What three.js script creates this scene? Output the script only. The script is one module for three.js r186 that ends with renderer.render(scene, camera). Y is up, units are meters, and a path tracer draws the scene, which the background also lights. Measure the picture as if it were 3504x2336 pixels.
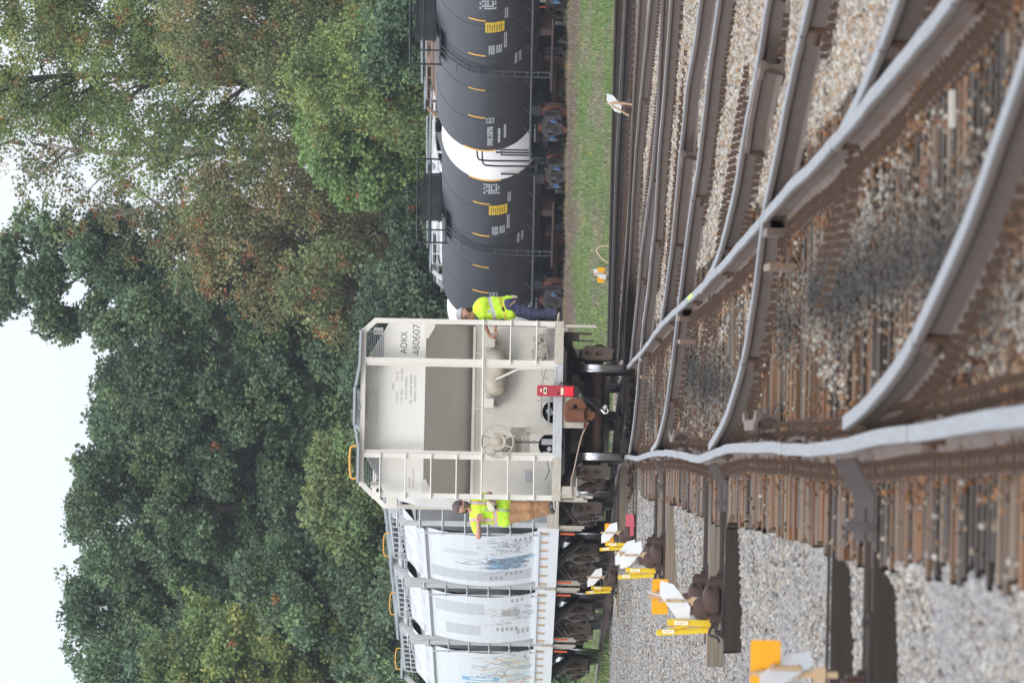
import * as THREE from 'three';
import { mergeGeometries } from 'three/addons/utils/BufferGeometryUtils.js';
import { MarchingCubes } from 'three/addons/objects/MarchingCubes.js';
import { ImprovedNoise } from 'three/addons/math/ImprovedNoise.js';

// ------------------------------------------------------------------ camera, sky, sun, exposure
const scene = new THREE.Scene();
const ROLL = 0.0205;                                   // the photographer held the camera upright, the picture is stored on its side
const camera = new THREE.PerspectiveCamera(2 * Math.atan(1168 / 40000) * 180 / Math.PI, 1.5, 1, 6000);
camera.position.set(0, 1.56, 0);
camera.up.set(Math.cos(ROLL), Math.sin(ROLL), 0);
camera.lookAt(-0.0026, 1.56 + 0.1275, -100);
camera.focus = 198; camera.userData.fStop = 16;
const renderer = new THREE.WebGLRenderer({ antialias: true });
renderer.toneMapping = THREE.LinearToneMapping;
renderer.toneMappingExposure = 1.2;
renderer.shadowMap.enabled = true;
{ // an even, bright, hazy cloud cover, brighter overhead
  const w = 64, h = 32, d = new Float32Array(w * h * 4);
  for (let y = 0; y < h; y++) for (let x = 0; x < w; x++) {
    const e = Math.sin(((y + 0.5) / h - 0.5) * Math.PI), t = Math.max(0, e), k = (y * w + x) * 4;
    const L = e < 0 ? 0.5 : 0.9 + 0.95 * t;
    d[k] = L * 0.925; d[k + 1] = L * 0.985; d[k + 2] = L * 1.08; d[k + 3] = 1;
  }
  const sky = new THREE.DataTexture(d, w, h, THREE.RGBAFormat, THREE.FloatType);
  sky.mapping = THREE.EquirectangularReflectionMapping; sky.magFilter = THREE.LinearFilter; sky.needsUpdate = true;
  scene.background = sky; scene.environment = sky;
}
const sun = new THREE.DirectionalLight(new THREE.Color().setRGB(1, 0.95, 0.87), 1.35);
sun.position.set(-70, 150, 10); sun.target.position.set(0, 0, -180);
sun.castShadow = true; sun.shadow.radius = 45;
Object.assign(sun.shadow.camera, { left: -260, right: 260, top: 260, bottom: -260, far: 700 });
scene.add(sun, sun.target);
scene.fog = new THREE.FogExp2(new THREE.Color().setRGB(0.80, 0.87, 1.0), 0.0001);

// ------------------------------------------------------------------ helpers
let seed = 7;
const rnd = () => { seed = (seed + 0x6d2b79f5) | 0; let t = Math.imul(seed ^ (seed >>> 15), 1 | seed); t = (t + Math.imul(t ^ (t >>> 7), 61 | t)) ^ t; return ((t ^ (t >>> 14)) >>> 0) / 4294967296; };
const rr = (a, b) => a + (b - a) * rnd();
const pick = (a) => a[Math.floor(rnd() * a.length)];
const lerp = (a, b, t) => a + (b - a) * t;
const sm = (a, b, x) => { const t = Math.min(1, Math.max(0, (x - a) / (b - a))); return t * t * (3 - 2 * t); };
const V = (x, y, z) => new THREE.Vector3(x, y, z);
const deg = Math.PI / 180;
const perlin = new ImprovedNoise();
const noise = (x, y, z = 0) => perlin.noise(x, y, z);
const fbm = (x, y, o = 4) => { let s = 0, a = 1, f = 1; for (let i = 0; i < o; i++) { s += a * noise(x * f, y * f, i * 7.3); a *= 0.5; f *= 2.03; } return s; };
const used = new Map();
const numbered = (n) => { const k = used.get(n) ?? 0; used.set(n, k + 1); return k ? n + '_' + String(k).padStart(3, '0') : n; };
function tag(o, label, category, group, kind) {
  if (label) o.userData.label = label;
  if (category) o.userData.category = category;
  if (group) o.userData.group = group;
  if (kind) o.userData.kind = kind;
  return o;
}
function thing(name, label, category, x = 0, y = 0, z = 0, turn = 0, group) {
  const o = new THREE.Group(); o.name = numbered(name); scene.add(o);
  o.position.set(x, y, z); o.rotation.y = turn;
  return tag(o, label, category, group);
}
const flat = (g) => { const q = g.index ? g.toNonIndexed() : g; for (const k of Object.keys(q.attributes)) if (!['position', 'normal', 'uv', 'color'].includes(k)) q.deleteAttribute(k);
  if (!q.attributes.uv) q.setAttribute('uv', new THREE.BufferAttribute(new Float32Array(q.attributes.position.count * 2), 2));
  if (!q.attributes.normal) q.computeVertexNormals(); return q; };
const join = (list) => mergeGeometries(list.map(flat), false);
function part(name, list, m, parent, label) {
  const o = new THREE.Mesh(Array.isArray(list) ? join(list) : list, m);
  o.name = name; o.castShadow = o.receiveShadow = true; if (label) o.userData.label = label;
  (parent ?? scene).add(o); if (!parent || parent === scene) o.name = numbered(name);
  return o;
}
const group = (name, parent) => { const g = new THREE.Group(); g.name = name; parent.add(g); return g; };
function place(g, x = 0, y = 0, z = 0, rx = 0, ry = 0, rz = 0) { return g.applyMatrix4(new THREE.Matrix4().compose(V(x, y, z), new THREE.Quaternion().setFromEuler(new THREE.Euler(rx, ry, rz)), V(1, 1, 1))); }
const bx = (w, h, d, x, y, z, rx, ry, rz) => place(new THREE.BoxGeometry(w, h, d), x, y, z, rx, ry, rz);
const cyl = (r0, r1, h, x, y, z, rx, ry, rz, n = 14) => place(new THREE.CylinderGeometry(r0, r1, h, n), x, y, z, rx, ry, rz);
const cylX = (r, w, x, y, z, n = 20) => cyl(r, r, w, x, y, z, 0, 0, Math.PI / 2, n);
const cylZ = (r, w, x, y, z, n = 20) => cyl(r, r, w, x, y, z, Math.PI / 2, 0, 0, n);
function bar(a, b, w, d = w) { // a square bar from a to b
  const A = V(...a), B = V(...b), l = A.distanceTo(B), g = new THREE.BoxGeometry(w, d, l), m = new THREE.Matrix4().lookAt(A, B, Math.abs(A.x - B.x) + Math.abs(A.z - B.z) < 1e-4 ? V(0, 0, 1) : V(0, 1, 0));
  m.setPosition(A.add(B).multiplyScalar(0.5)); return g.applyMatrix4(m);
}
function rod(a, b, r, n = 8) { const A = V(...a), B = V(...b), g = new THREE.CylinderGeometry(r, r, A.distanceTo(B), n); g.applyQuaternion(new THREE.Quaternion().setFromUnitVectors(V(0, 1, 0), B.clone().sub(A).normalize())); const c = A.add(B).multiplyScalar(0.5); return g.translate(c.x, c.y, c.z); }
const tube = (pts, r, n = 24, k = 7, closed = false) => new THREE.TubeGeometry(new THREE.CatmullRomCurve3(pts.map((p) => V(...p)), closed), n, r, k, closed);
const extr = (pts, depth, bevel = 0) => { const s = new THREE.Shape(pts.map((p) => new THREE.Vector2(p[0], p[1]))); return new THREE.ExtrudeGeometry(s, { depth, bevelEnabled: bevel > 0, bevelSize: bevel, bevelThickness: bevel, bevelSegments: 1, steps: 1 }); };
const torus = (R, r, x, y, z, rx = 0, ry = 0, rz = 0, k = 6, n = 14) => place(new THREE.TorusGeometry(R, r, k, n), x, y, z, rx, ry, rz);
// skin of quads between rows of points
function skin(rows, closeU = false) {
  const p = [], uv = [], R = rows.length, C = rows[0].length;
  const put = (a, u, v) => { p.push(a[0], a[1], a[2]); uv.push(u, v); };
  for (let i = 0; i < R - 1; i++) for (let j = 0; j < (closeU ? C : C - 1); j++) {
    const k = (j + 1) % C, a = rows[i][j], b = rows[i][k], c = rows[i + 1][k], d = rows[i + 1][j];
    const u0 = j / (C - 1), u1 = (j + 1) / (C - 1), v0 = i / (R - 1), v1 = (i + 1) / (R - 1);
    put(a, u0, v0); put(b, u1, v0); put(c, u1, v1); put(a, u0, v0); put(c, u1, v1); put(d, u0, v1);
  }
  const g = new THREE.BufferGeometry();
  g.setAttribute('position', new THREE.Float32BufferAttribute(p, 3)); g.setAttribute('uv', new THREE.Float32BufferAttribute(uv, 2));
  g.computeVertexNormals(); return g;
}

// ------------------------------------------------------------------ textures and materials
function dataTex(n, f, srgb = false, m = n) {
  const d = new Uint8Array(n * m * 4);
  for (let y = 0; y < m; y++) for (let x = 0; x < n; x++) { const c = f(x / n, y / m, x, y), k = (y * n + x) * 4; for (let i = 0; i < 3; i++) d[k + i] = Math.max(0, Math.min(255, c[i] * 255)); d[k + 3] = 255; }
  const t = new THREE.DataTexture(d, n, m); t.wrapS = t.wrapT = THREE.RepeatWrapping; t.magFilter = THREE.LinearFilter; if (srgb) t.colorSpace = THREE.SRGBColorSpace; t.needsUpdate = true; return t;
}
const tn = (u, v, f, o) => { // tiling noise by blending
  const a = fbm(u * f, v * f, o), b = fbm((u - 1) * f, v * f, o), c = fbm(u * f, (v - 1) * f, o), d = fbm((u - 1) * f, (v - 1) * f, o);
  return lerp(lerp(a, b, u), lerp(c, d, u), v);
};
const rep = (t, x, y) => { const c = t.clone(); c.repeat.set(x, y); c.needsUpdate = true; return c; };
const texPaint = dataTex(256, (u, v) => { const s = 0.93 + 0.06 * tn(u, v, 6, 4), k = tn(u, v, 46, 2) > 0.62 ? 0.72 : 1; return [s * k, s * k * 0.995, s * k * 0.985]; });
const texDirty = dataTex(256, (u, v) => { const s = 0.8 + 0.3 * tn(u, v, 5, 5), k = tn(u + 0.3, v, 34, 2) > 0.5 ? 0.6 : 1, w = sm(0.0, 0.7, tn(u, v + 0.4, 7, 4)); return [s * k, s * k * lerp(1, 0.9, w), s * k * lerp(1, 0.78, w)]; });
const texRust = dataTex(256, (u, v) => { const a = 0.5 + 0.5 * tn(u, v, 9, 5), b = sm(0.1, 0.5, tn(u + 0.5, v, 4, 4)); return [lerp(0.72, 1.0, a), lerp(0.66, 0.85, a) * lerp(1, 0.72, b), lerp(0.62, 0.8, a) * lerp(1, 0.5, b)]; });
const texGravel = dataTex(512, (u, v) => { const a = tn(u, v, 60, 3), b = tn(u, v, 9, 4), s = 0.72 + 0.5 * a + 0.16 * b; return [s * (1 + 0.1 * b), s, s * (0.96 - 0.1 * b)]; });
const texWood = [0, 1, 2, 3].map((k) => dataTex(64, (u, v) => { const g = fbm(u * 3 + k * 9, v * 46 + k * 3, 4), c = tn(u, v, 5, 3), s = 0.72 + 0.6 * g + 0.3 * c, q = sm(0.05, 0.5, fbm(u * 4 + k * 5 + 30, v * 9, 3)); return [s, s * lerp(0.97, 0.8, q), s * lerp(0.94, 0.55, q)]; }, false, 256));
const std = (r, g, b, rough = 0.75, metal = 0, more = {}) => { const m = new THREE.MeshStandardMaterial({ roughness: rough, metalness: metal, ...more }); m.color.setRGB(r, g, b); return m; };
const M = {
  paint: std(0.74, 0.71, 0.65, 0.55, 0, { map: texPaint }),
  paintDirty: std(0.60, 0.55, 0.47, 0.7, 0, { map: texDirty }),
  paintGrey: std(0.60, 0.62, 0.645, 0.5, 0, { map: texDirty }),
  walkway: std(0.36, 0.39, 0.42, 0.6, 0.3),
  orangeGrab: std(0.70, 0.33, 0.05, 0.5),
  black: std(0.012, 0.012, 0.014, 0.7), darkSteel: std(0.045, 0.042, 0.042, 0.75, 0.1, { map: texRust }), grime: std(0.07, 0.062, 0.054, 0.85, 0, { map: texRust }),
  truckSteel: std(0.115, 0.098, 0.082, 0.8, 0, { map: texRust }), rust: std(0.19, 0.085, 0.045, 0.85, 0, { map: texRust }), rustDark: std(0.085, 0.048, 0.034, 0.7, 0, { map: texRust }), axle: std(0.12, 0.082, 0.066, 0.85, 0, { map: texRust }),
  tread: std(0.62, 0.62, 0.64, 0.28, 1), wheelFace: std(0.075, 0.055, 0.045, 0.8, 0.1, { map: texRust }),
  railSide: std(0.135, 0.112, 0.097, 0.8, 0, { map: rep(texRust, 1, 50) }), railTop: std(0.29, 0.295, 0.31, 0.58, 0.6, { map: rep(texDirty, 1, 36) }), railTopDull: std(0.2, 0.205, 0.215, 0.65, 0.5, { map: rep(texDirty, 1, 24) }), railDark: std(0.055, 0.048, 0.045, 0.7, 0.2, { map: texRust }),
  plate: std(0.095, 0.066, 0.048, 0.85, 0, { map: texRust }), jointTag: std(0.33, 0.23, 0.19, 0.8), joint: std(0.105, 0.07, 0.05, 0.85, 0, { map: texRust }),
  brass: std(0.55, 0.42, 0.22, 0.5, 0.5), red: std(0.42, 0.03, 0.05, 0.5), redLens: std(0.85, 0.02, 0.03, 0.25), label: std(0.75, 0.68, 0.5, 0.7), hose: std(0.02, 0.02, 0.022, 0.6), chrome: std(0.6, 0.58, 0.54, 0.4, 0.8),
  white: std(0.74, 0.75, 0.76, 0.5), orange: std(0.85, 0.38, 0.005, 0.5), yellow: std(0.82, 0.56, 0.03, 0.5), yellowPale: std(0.85, 0.68, 0.22, 0.5), tan: std(0.50, 0.35, 0.21, 0.7), housing: std(0.075, 0.05, 0.042, 0.75, 0.1, { map: texRust }),
  tankBlack: std(0.017, 0.018, 0.025, 0.5), tankWhite: std(0.80, 0.80, 0.80, 0.5), blueCap: std(0.07, 0.14, 0.27, 0.5),
};
const ties = [[0.155, 0.092, 0.052], [0.165, 0.115, 0.078], [0.095, 0.058, 0.036], [0.20, 0.15, 0.11], [0.21, 0.095, 0.036], [0.048, 0.034, 0.026], [0.15, 0.075, 0.034]].map((c, i) => std(...c, 0.92, 0, { map: texWood[i % 4] }));
const tieNew = std(0.036, 0.024, 0.017, 0.75, 0, { map: texWood[1] }), tieGrey = std(0.27, 0.235, 0.20, 0.9, 0, { map: texWood[2] });
function canvasTex(w, h, draw) { const c = document.createElement('canvas'); c.width = w; c.height = h; draw(c.getContext('2d'), w, h); const t = new THREE.CanvasTexture(c); t.colorSpace = THREE.SRGBColorSpace; t.magFilter = THREE.LinearFilter; t.wrapS = t.wrapT = THREE.ClampToEdgeWrapping; return t; }

// ------------------------------------------------------------------ lie of the land (heights are above the near rail tops)
const el = (D) => -0.125 * sm(130, 190, D);                                  // the yard dips a little
const interp = (a, D) => { if (D <= a[0][1]) return a[0][0]; for (let i = 1; i < a.length; i++) if (D <= a[i][1]) { const [x0, d0] = a[i - 1], [x1, d1] = a[i]; return lerp(x0, x1, (D - d0) / (d1 - d0)); } return a[a.length - 1][0]; };
const tankRail = (D) => 0.42 - 0.0094 * (D - 350);
function groundY(x, D) {
  let y = el(D) - 0.215;
  const dq = -x - 0.0085 * D, dip = (0.6 * sm(0.5, 0.72, dq) + 0.4 * sm(0.7, 2.0, dq)) * (1 - sm(150, 195, D)); y -= 0.15 * dip;               // the cess beside the ladder lies lower
  y += 0.15 * sm(195, 212, D) * sm(2.6, 4.0, -x) * (1 - sm(215, 240, D));
  y -= 0.06 * sm(0.5, 3, x) * sm(195, 240, D);
  if (D > 246) y = lerp(-0.34, 0.36, sm(243, 338, D)) * (1 - 0) ;
  if (D > 338) y = Math.max(-0.2, tankRail(Math.min(D, 400)) - 0.25);
  return y + 0.025 * fbm(x * 0.8, D * 0.35, 3);
}

// ------------------------------------------------------------------ ground
const RAILS = { // the rail lines of the yard: x, distance
  L: [[-0.1, 28], [-0.2, 36.6], [-0.25, 40.9], [-0.31, 45], [-0.35, 48.4], [-0.4, 52.2], [-0.47, 56.7], [-0.54, 62.1], [-0.59, 67.1], [-0.63, 73.1], [-0.72, 82.4], [-0.78, 89.1], [-0.9, 97.1], [-1.0, 103.1], [-1.04, 106.8], [-1.09, 114.7], [-1.14, 121.9], [-1.21, 130.1], [-1.38, 146.5], [-1.53, 159.2], [-1.71, 174.4], [-1.84, 189.3], [-1.93, 198], [-2.3, 212], [-2.72, 218], [-4.15, 231], [-5.6, 244], [-9.2, 276]],
  R: [[1.75, 32], [1.6, 36], [1.34, 43.5], [1.24, 49.2], [1.17, 53.5], [1.08, 59], [1.0, 65.5], [0.95, 71.3], [0.86, 78.4], [0.78, 84.1], [0.71, 89.5], [0.6, 98.6], [0.51, 106.2], [0.39, 120], [0.26, 133.5], [0.08, 149.8], [-0.1, 166.6], [-0.23, 180.8], [-0.33, 189.5], [-0.42, 198], [-0.79, 212], [-1.2, 218.2], [-2.64, 231.2], [-4.1, 244.2], [-7.7, 276.2]],
  Lp1: [[-0.36, 57.4], [-0.27, 54.4], [-0.17, 51.6], [-0.02, 48.4], [0.13, 46.1], [0.33, 43.5], [0.54, 41.1], [0.75, 39], [0.97, 37], [1.5, 32]], Rp1: [[1.06, 60.5], [1.13, 58], [1.21, 55.8], [1.31, 53.7], [1.41, 51.8], [1.53, 50], [1.9, 45], [2.5, 38]],
  Lp2: [[-0.87, 99.5], [-0.72, 95.5], [-0.5, 90.5], [-0.2, 86.2], [0.15, 82.9], [0.5, 80.4], [0.86, 78.2], [1.28, 74.4], [1.65, 70.6], [1.97, 66.8], [3.1, 54]], Rp2: [[0.5, 106], [0.55, 102.8], [0.71, 97.6], [0.94, 93], [1.2, 89.4], [1.47, 86.7], [1.72, 84.4], [1.94, 82.1], [2.14, 80], [2.33, 78], [3.8, 62]],
  Lp3: [[-1.34, 146.7], [-1.17, 139.6], [-1.02, 135.6], [-0.78, 131.5], [-0.4, 127.5], [0, 124.4], [0.43, 121.6], [0.95, 117.4], [1.41, 113], [1.74, 109.6], [2.1, 106.4], [2.45, 103.4], [2.77, 100.7], [2.98, 98.7], [5, 79]], Rp3: [[0.2, 140], [0.29, 137.3], [0.69, 132.8], [1.04, 129.4], [1.38, 126.6], [1.74, 124.2], [2.09, 121.8], [2.47, 118.9], [2.74, 116.3], [2.9, 114], [3.12, 111.5], [3.3, 109.5], [5, 93]],
  Lp4: [[-1.8, 190.3], [-1.49, 185.3], [-1.24, 182], [-0.98, 179.2], [-0.55, 175.8], [-0.2, 172], [0.24, 166.6], [0.72, 159.8], [1.21, 152.8], [1.61, 149], [2.05, 146.8], [2.47, 144.6], [2.79, 142.2], [3.1, 139.3], [3.54, 136.4], [3.96, 134], [6, 122]], Rp4: [[-0.38, 192.5], [0, 187.8], [0.44, 183], [0.79, 180], [1.07, 177.4], [1.54, 171], [1.87, 164.4], [2.3, 155.8], [2.56, 152], [2.91, 149.3], [3.31, 147.6], [3.81, 146.2], [4.28, 144.8], [6.3, 136]],
  Lp5: [[-1.2, 205], [0.28, 201.5], [1.38, 197], [1.94, 194.6], [2.58, 191.6], [3.19, 188.2], [3.73, 183], [4.26, 175.6], [4.85, 166.5], [6, 152]], Rp5: [[-0.3, 217], [0.44, 212.5], [1.24, 207], [1.8, 203.2], [2.58, 200.3], [3.34, 198], [4.2, 195.4], [4.71, 193], [5.57, 188.6], [7.5, 179]],
  Lp6: [[-0.8, 235], [0.31, 232.8], [1.61, 231], [2.74, 229], [3.83, 226], [4.51, 222.4], [5.53, 217.8], [6.3, 214], [9, 202]], Rp6: [[-0.8, 239.6], [0.31, 237.8], [1.61, 236.2], [2.74, 234.2], [3.83, 231.4], [4.51, 227.6], [5.53, 223], [6.5, 218.6], [9.3, 206]],
  Lp7: [[-0.8, 244.4], [1.7, 244.9], [2.9, 245], [4.1, 245], [5.54, 244.4], [7.1, 242.6], [10, 239]], Rp7: [[-0.8, 246.1], [1.7, 246.6], [2.9, 246.7], [4.1, 246.7], [5.54, 246.1], [7.1, 244.3], [10, 240.7]],
};
const oilAt = (x, D) => { const m = (xAt('L', Math.min(D, 240)) + xAt('R', Math.min(D, 240))) / 2 + 0.15 * Math.sin(D * 0.11); return Math.exp(-Math.pow((x - m) / 0.42, 2)) * sm(-0.25, 0.35, fbm(x * 0.9 + 4, D * 0.05, 3) + 0.2 * sm(60, 110, D)); };
const SORTED = {}; for (const k of Object.keys(RAILS)) SORTED[k] = [...RAILS[k]].sort((a, b) => a[1] - b[1]);
const xAt = (k, D) => interp(SORTED[k], D);
const nearRail = (x, D) => { let m = 9; for (const k of ['L', 'R', 'Lp1', 'Lp2', 'Lp3', 'Rp1', 'Rp2', 'Lp4']) { const a = SORTED[k]; if (D < a[0][1] || D > a[a.length - 1][1]) continue; m = Math.min(m, Math.abs(x - xAt(k, D))); } return m; };
{
  const xs = [], ds = [];
  for (const [a, b, s] of [[-900, -60, 140], [-60, -16, 11], [-16, -6, 0.8], [-6, -3.4, 0.26], [-3.4, -0.6, 0.1], [-0.6, 8, 0.28], [8, 18, 0.8], [18, 62, 11], [62, 902, 140]]) for (let x = a; x < b - 1e-6; x += s) xs.push(x);
  for (const [a, b, s] of [[-30, 26, 14], [26, 250, 0.8], [250, 400, 3], [400, 560, 20], [560, 2600, 340]]) for (let d = a; d < b - 1e-6; d += s) ds.push(d);
  const p = [], uv = [], col = [], idx = [];
  for (const d of ds) for (const x of xs) {
    p.push(x, groundY(x, d), -d); uv.push(x / 3, d / 3);
    const g = sm(246, 250, d + 2.2 * fbm(x * 0.7, d * 0.4)), inL = sm(-0.7, -0.35, x - xAt('L', Math.min(d, 240))) * (1 - sm(0.4, 1.0, x - xAt('R', Math.min(d, 240)))), oil = oilAt(x, d) * inL;
    const right = sm(0.2, 0.9, x - xAt('R', Math.min(d, 240)));
    let c = [lerp(0.22, 0.27, right), lerp(0.21, 0.225, right), lerp(0.21, 0.18, right)];
    c = c.map((q, i) => lerp(q, [0.085, 0.062, 0.045][i], inL)).map((q, i) => lerp(q, [0.018, 0.018, 0.019][i], oil * 0.9));
    const w = sm(304, 317, d + 5 * fbm(x * 0.7, d * 0.1)), path = Math.exp(-Math.pow((d - 318 - 2 * fbm(x * 0.5, 7)) / 3.5, 2)) * sm(-0.4, 0.3, fbm(x * 0.9, 3)); // cinders and dead weeds along the far track
    const far = [0.10, 0.17, 0.045].map((q, i) => lerp(lerp(q, [0.17, 0.135, 0.105][i], w), [0.34, 0.32, 0.30][i], path));
    col.push(...c.map((q, i) => lerp(q, far[i], g)));
  }
  for (let i = 0; i < ds.length - 1; i++) for (let j = 0; j < xs.length - 1; j++) { const a = i * xs.length + j, b = a + 1, c = a + xs.length, e = c + 1; idx.push(a, b, e, a, e, c); }
  const g = new THREE.BufferGeometry(); g.setAttribute('position', new THREE.Float32BufferAttribute(p, 3)); g.setAttribute('uv', new THREE.Float32BufferAttribute(uv, 2)); g.setAttribute('color', new THREE.Float32BufferAttribute(col, 3)); g.setIndex(idx); g.computeVertexNormals();
  const m = new THREE.MeshStandardMaterial({ vertexColors: true, map: texGravel, bumpMap: texGravel, bumpScale: 0.03, roughness: 0.95 });
  tag(part('ground', g, m), 'yard ground of cinders and ballast running into a grass field', null, null, 'structure');
}
const inView = (x, D, pad = 0.6) => Math.abs(x - 0) < 0.0292 * D + pad;
function copies(name, g, m, list, parent, tint) { // list: [x, y, z, rx, ry, rz, sx, sy, sz, r, g, b]
  const o = new THREE.InstancedMesh(g, m, list.length), mt = new THREE.Matrix4(), q = new THREE.Quaternion(), e = new THREE.Euler(), c = new THREE.Color();
  list.forEach((a, i) => { o.setMatrixAt(i, mt.compose(V(a[0], a[1], a[2]), q.setFromEuler(e.set(a[3], a[4], a[5])), V(a[6], a[7], a[8]))); if (tint) o.setColorAt(i, c.setRGB(a[9], a[10], a[11])); });
  o.name = parent ? name : numbered(name); o.castShadow = o.receiveShadow = true; o.userData.kind = 'stuff'; (parent ?? scene).add(o); return o;
}
function lump(k) { const g = flat(new THREE.IcosahedronGeometry(1, 0)), p = g.attributes.position; for (let i = 0; i < p.count; i++) { const x = p.getX(i), y = p.getY(i), z = p.getZ(i), s = 1 + 0.42 * noise(x * 1.7 + k * 5, y * 1.7, z * 1.7 + k); p.setXYZ(i, x * s * 1.12, y * s * 0.78, z * s); } g.computeVertexNormals(); return g; }
{ // ballast stones, thick where the picture shows bare ballast and thin over the ties
  const stone = std(1, 1, 1, 0.9), lists = [[], [], []];
  const grey = [[0.51, 0.485, 0.465], [0.41, 0.39, 0.38], [0.57, 0.54, 0.50], [0.33, 0.315, 0.31], [0.50, 0.41, 0.32], [0.52, 0.45, 0.38], [0.20, 0.17, 0.15], [0.70, 0.67, 0.61]];
  const tan = [[0.46, 0.40, 0.33], [0.40, 0.31, 0.22], [0.52, 0.47, 0.41], [0.34, 0.31, 0.29], [0.42, 0.27, 0.16], [0.20, 0.16, 0.13], [0.58, 0.54, 0.48]];
  const brown = [[0.20, 0.15, 0.11], [0.30, 0.24, 0.18], [0.14, 0.11, 0.09], [0.26, 0.15, 0.08], [0.40, 0.35, 0.28]];
  const rust = [[0.25, 0.105, 0.038], [0.20, 0.088, 0.038], [0.15, 0.08, 0.045], [0.30, 0.15, 0.06], [0.12, 0.08, 0.058]];
  for (let n = 0; n < 330000; n++) {
    const D = 33 + 214 * Math.pow(rnd(), 1.35), half = 0.0292 * D + 0.5, x = rr(-half, half);
    if (x > -0.9 && D > 246) continue;
    const l = xAt('L', Math.min(D, 240)), r = xAt('R', Math.min(D, 240)), inside = x > l - 0.55 && x < r + 0.35, right = x >= r + 0.35;
    let y = groundY(x, D), pal = right ? tan : grey, size = right ? rr(0.011, 0.026) : rr(0.009, 0.022);
    if (inside) {
      const o1 = oilAt(x, D), fill = sm(0.08, 0.3, fbm(x * 1.3 + 2, D * 0.11, 3)) * (1 - o1) * sm(l - 0.1, l + 0.25, x), rusty = nearRail(x, D) < rr(0.1, 0.34);
      if (rnd() < 0.86 - 0.8 * o1 - 0.55 * fill - (rusty ? 0.25 : 0)) continue;
      pal = rusty ? rust : rnd() < 0.75 * (1 - fill) ? brown : tan; size *= 0.85; y += rnd() < 0.10 + 0.7 * o1 + 0.35 * fill + (rusty ? 0.2 : 0) ? 0.045 : -0.02;
    }
    if (right) y += 0.035;
    let c = [...pick(pal)]; const oil = inside ? oilAt(x, D) : 0;
    const band = !inside && !right ? sm(0.0, 0.5, fbm(x * 1.6, D * 0.13 + 3, 3)) : 0;     // cleaner and dustier stretches
    const v = (right || inside ? rr(0.8, 1.15) : rr(0.86, 1.1)) * (right ? 0.72 : inside ? 0.72 : 0.56); c = c.map((q, i) => lerp(lerp(q, [0.46, 0.45, 0.465][i], band * 0.55), [0.02, 0.02, 0.021][i], oil * 0.9) * v);
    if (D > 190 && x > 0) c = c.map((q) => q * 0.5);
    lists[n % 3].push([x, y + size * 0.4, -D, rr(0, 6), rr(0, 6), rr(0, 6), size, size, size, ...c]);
  }
  lists.forEach((l, k) => tag(copies('ballast_stones', lump(k), stone, l, null, true), ['loose grey and tan ballast stones covering the yard', 'broken pale ballast stones scattered between the tracks', 'mixed dusty ballast stones around the ties'][k], null, null, 'stuff'));
}
{ // grass field and the dead weeds at its far edge
  const blades = (n, h, spread, wid) => { const p = []; for (let i = 0; i < n; i++) { const a = rr(0, 6.28), r = spread * Math.sqrt(rnd()), x = r * Math.cos(a), z = r * Math.sin(a), w = wid * rr(0.6, 1.2), t = rr(-0.5, 0.5) * h, u = rr(-0.5, 0.5) * h, H = h * rr(0.55, 1.1), b = rr(0, 3.14), c = Math.cos(b) * w, s = Math.sin(b) * w; p.push(x - c, 0, z - s, x + c, 0, z + s, x + t, H, z + u); } const g = new THREE.BufferGeometry(); g.setAttribute('position', new THREE.Float32BufferAttribute(p, 3)); g.computeVertexNormals(); return g; };
  const leaf = new THREE.MeshPhysicalMaterial({ roughness: 0.9, side: THREE.DoubleSide }), a = [], b = [];
  for (let n = 0; n < 60000; n++) {
    const D = 247.5 + 92 * Math.pow(rnd(), 0.9), x = rr(-0.0292 * D - 1, 0.0292 * D + 1), k = fbm(x * 0.8, D * 0.045, 4);
    if (D > 310 && rnd() < 0.45) continue; const dry = sm(306, 321, D + 9 * k), f = sm(-0.5, 0.6, fbm(x * 0.8 + 9, D * 0.3, 3)), s = rr(0.7, 1.3);
    let c = [lerp(0.15, 0.25, f), lerp(0.235, 0.30, f), lerp(0.075, 0.13, f)]; c = c.map((q, i) => lerp(q, [0.29, 0.26, 0.18][i], sm(-0.1, 0.45, k) * 0.8)).map((q, i) => lerp(q, [0.21, 0.165, 0.125][i], dry));
    if (rnd() < 0.009) c = [0.75, 0.6, 0.05];
    a.push([x, groundY(x, D) - 0.01, -D, 0, rr(0, 6), 0, s, s * lerp(0.85, 1.2, dry * rnd()), s, ...c.map((q) => q * rr(0.66, 1.0))]);
  }
  for (let n = 0; n < 5200; n++) {
    const D = 333 + rr(0, 14), x = rr(-0.03 * D, 0.03 * D + 1), s = rr(0.5, 1.15) * (0.75 + 0.5 * fbm(x * 0.6, 3)); if (x > 5 && D > 345 - (x - 7) * 3) continue;
    const c = rnd() < 0.12 ? [0.16, 0.2, 0.05] : rnd() < 0.06 ? [0.5, 0.42, 0.06] : [rr(0.16, 0.26), rr(0.13, 0.2), rr(0.10, 0.15)];
    b.push([x, groundY(x, D), -D, 0, rr(0, 6), 0, s, s, s, ...c]);
  }
  tag(copies('field_grass', blades(12, 0.15, 0.2, 0.014), leaf, a, null, true), 'short green grass on the strip between yard and tank cars', null, null, 'stuff');
  tag(copies('dry_weeds', blades(16, 0.3, 0.22, 0.012), leaf, b, null, true), 'dead brown weeds along the foot of the tank cars', null, null, 'stuff');
}

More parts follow.
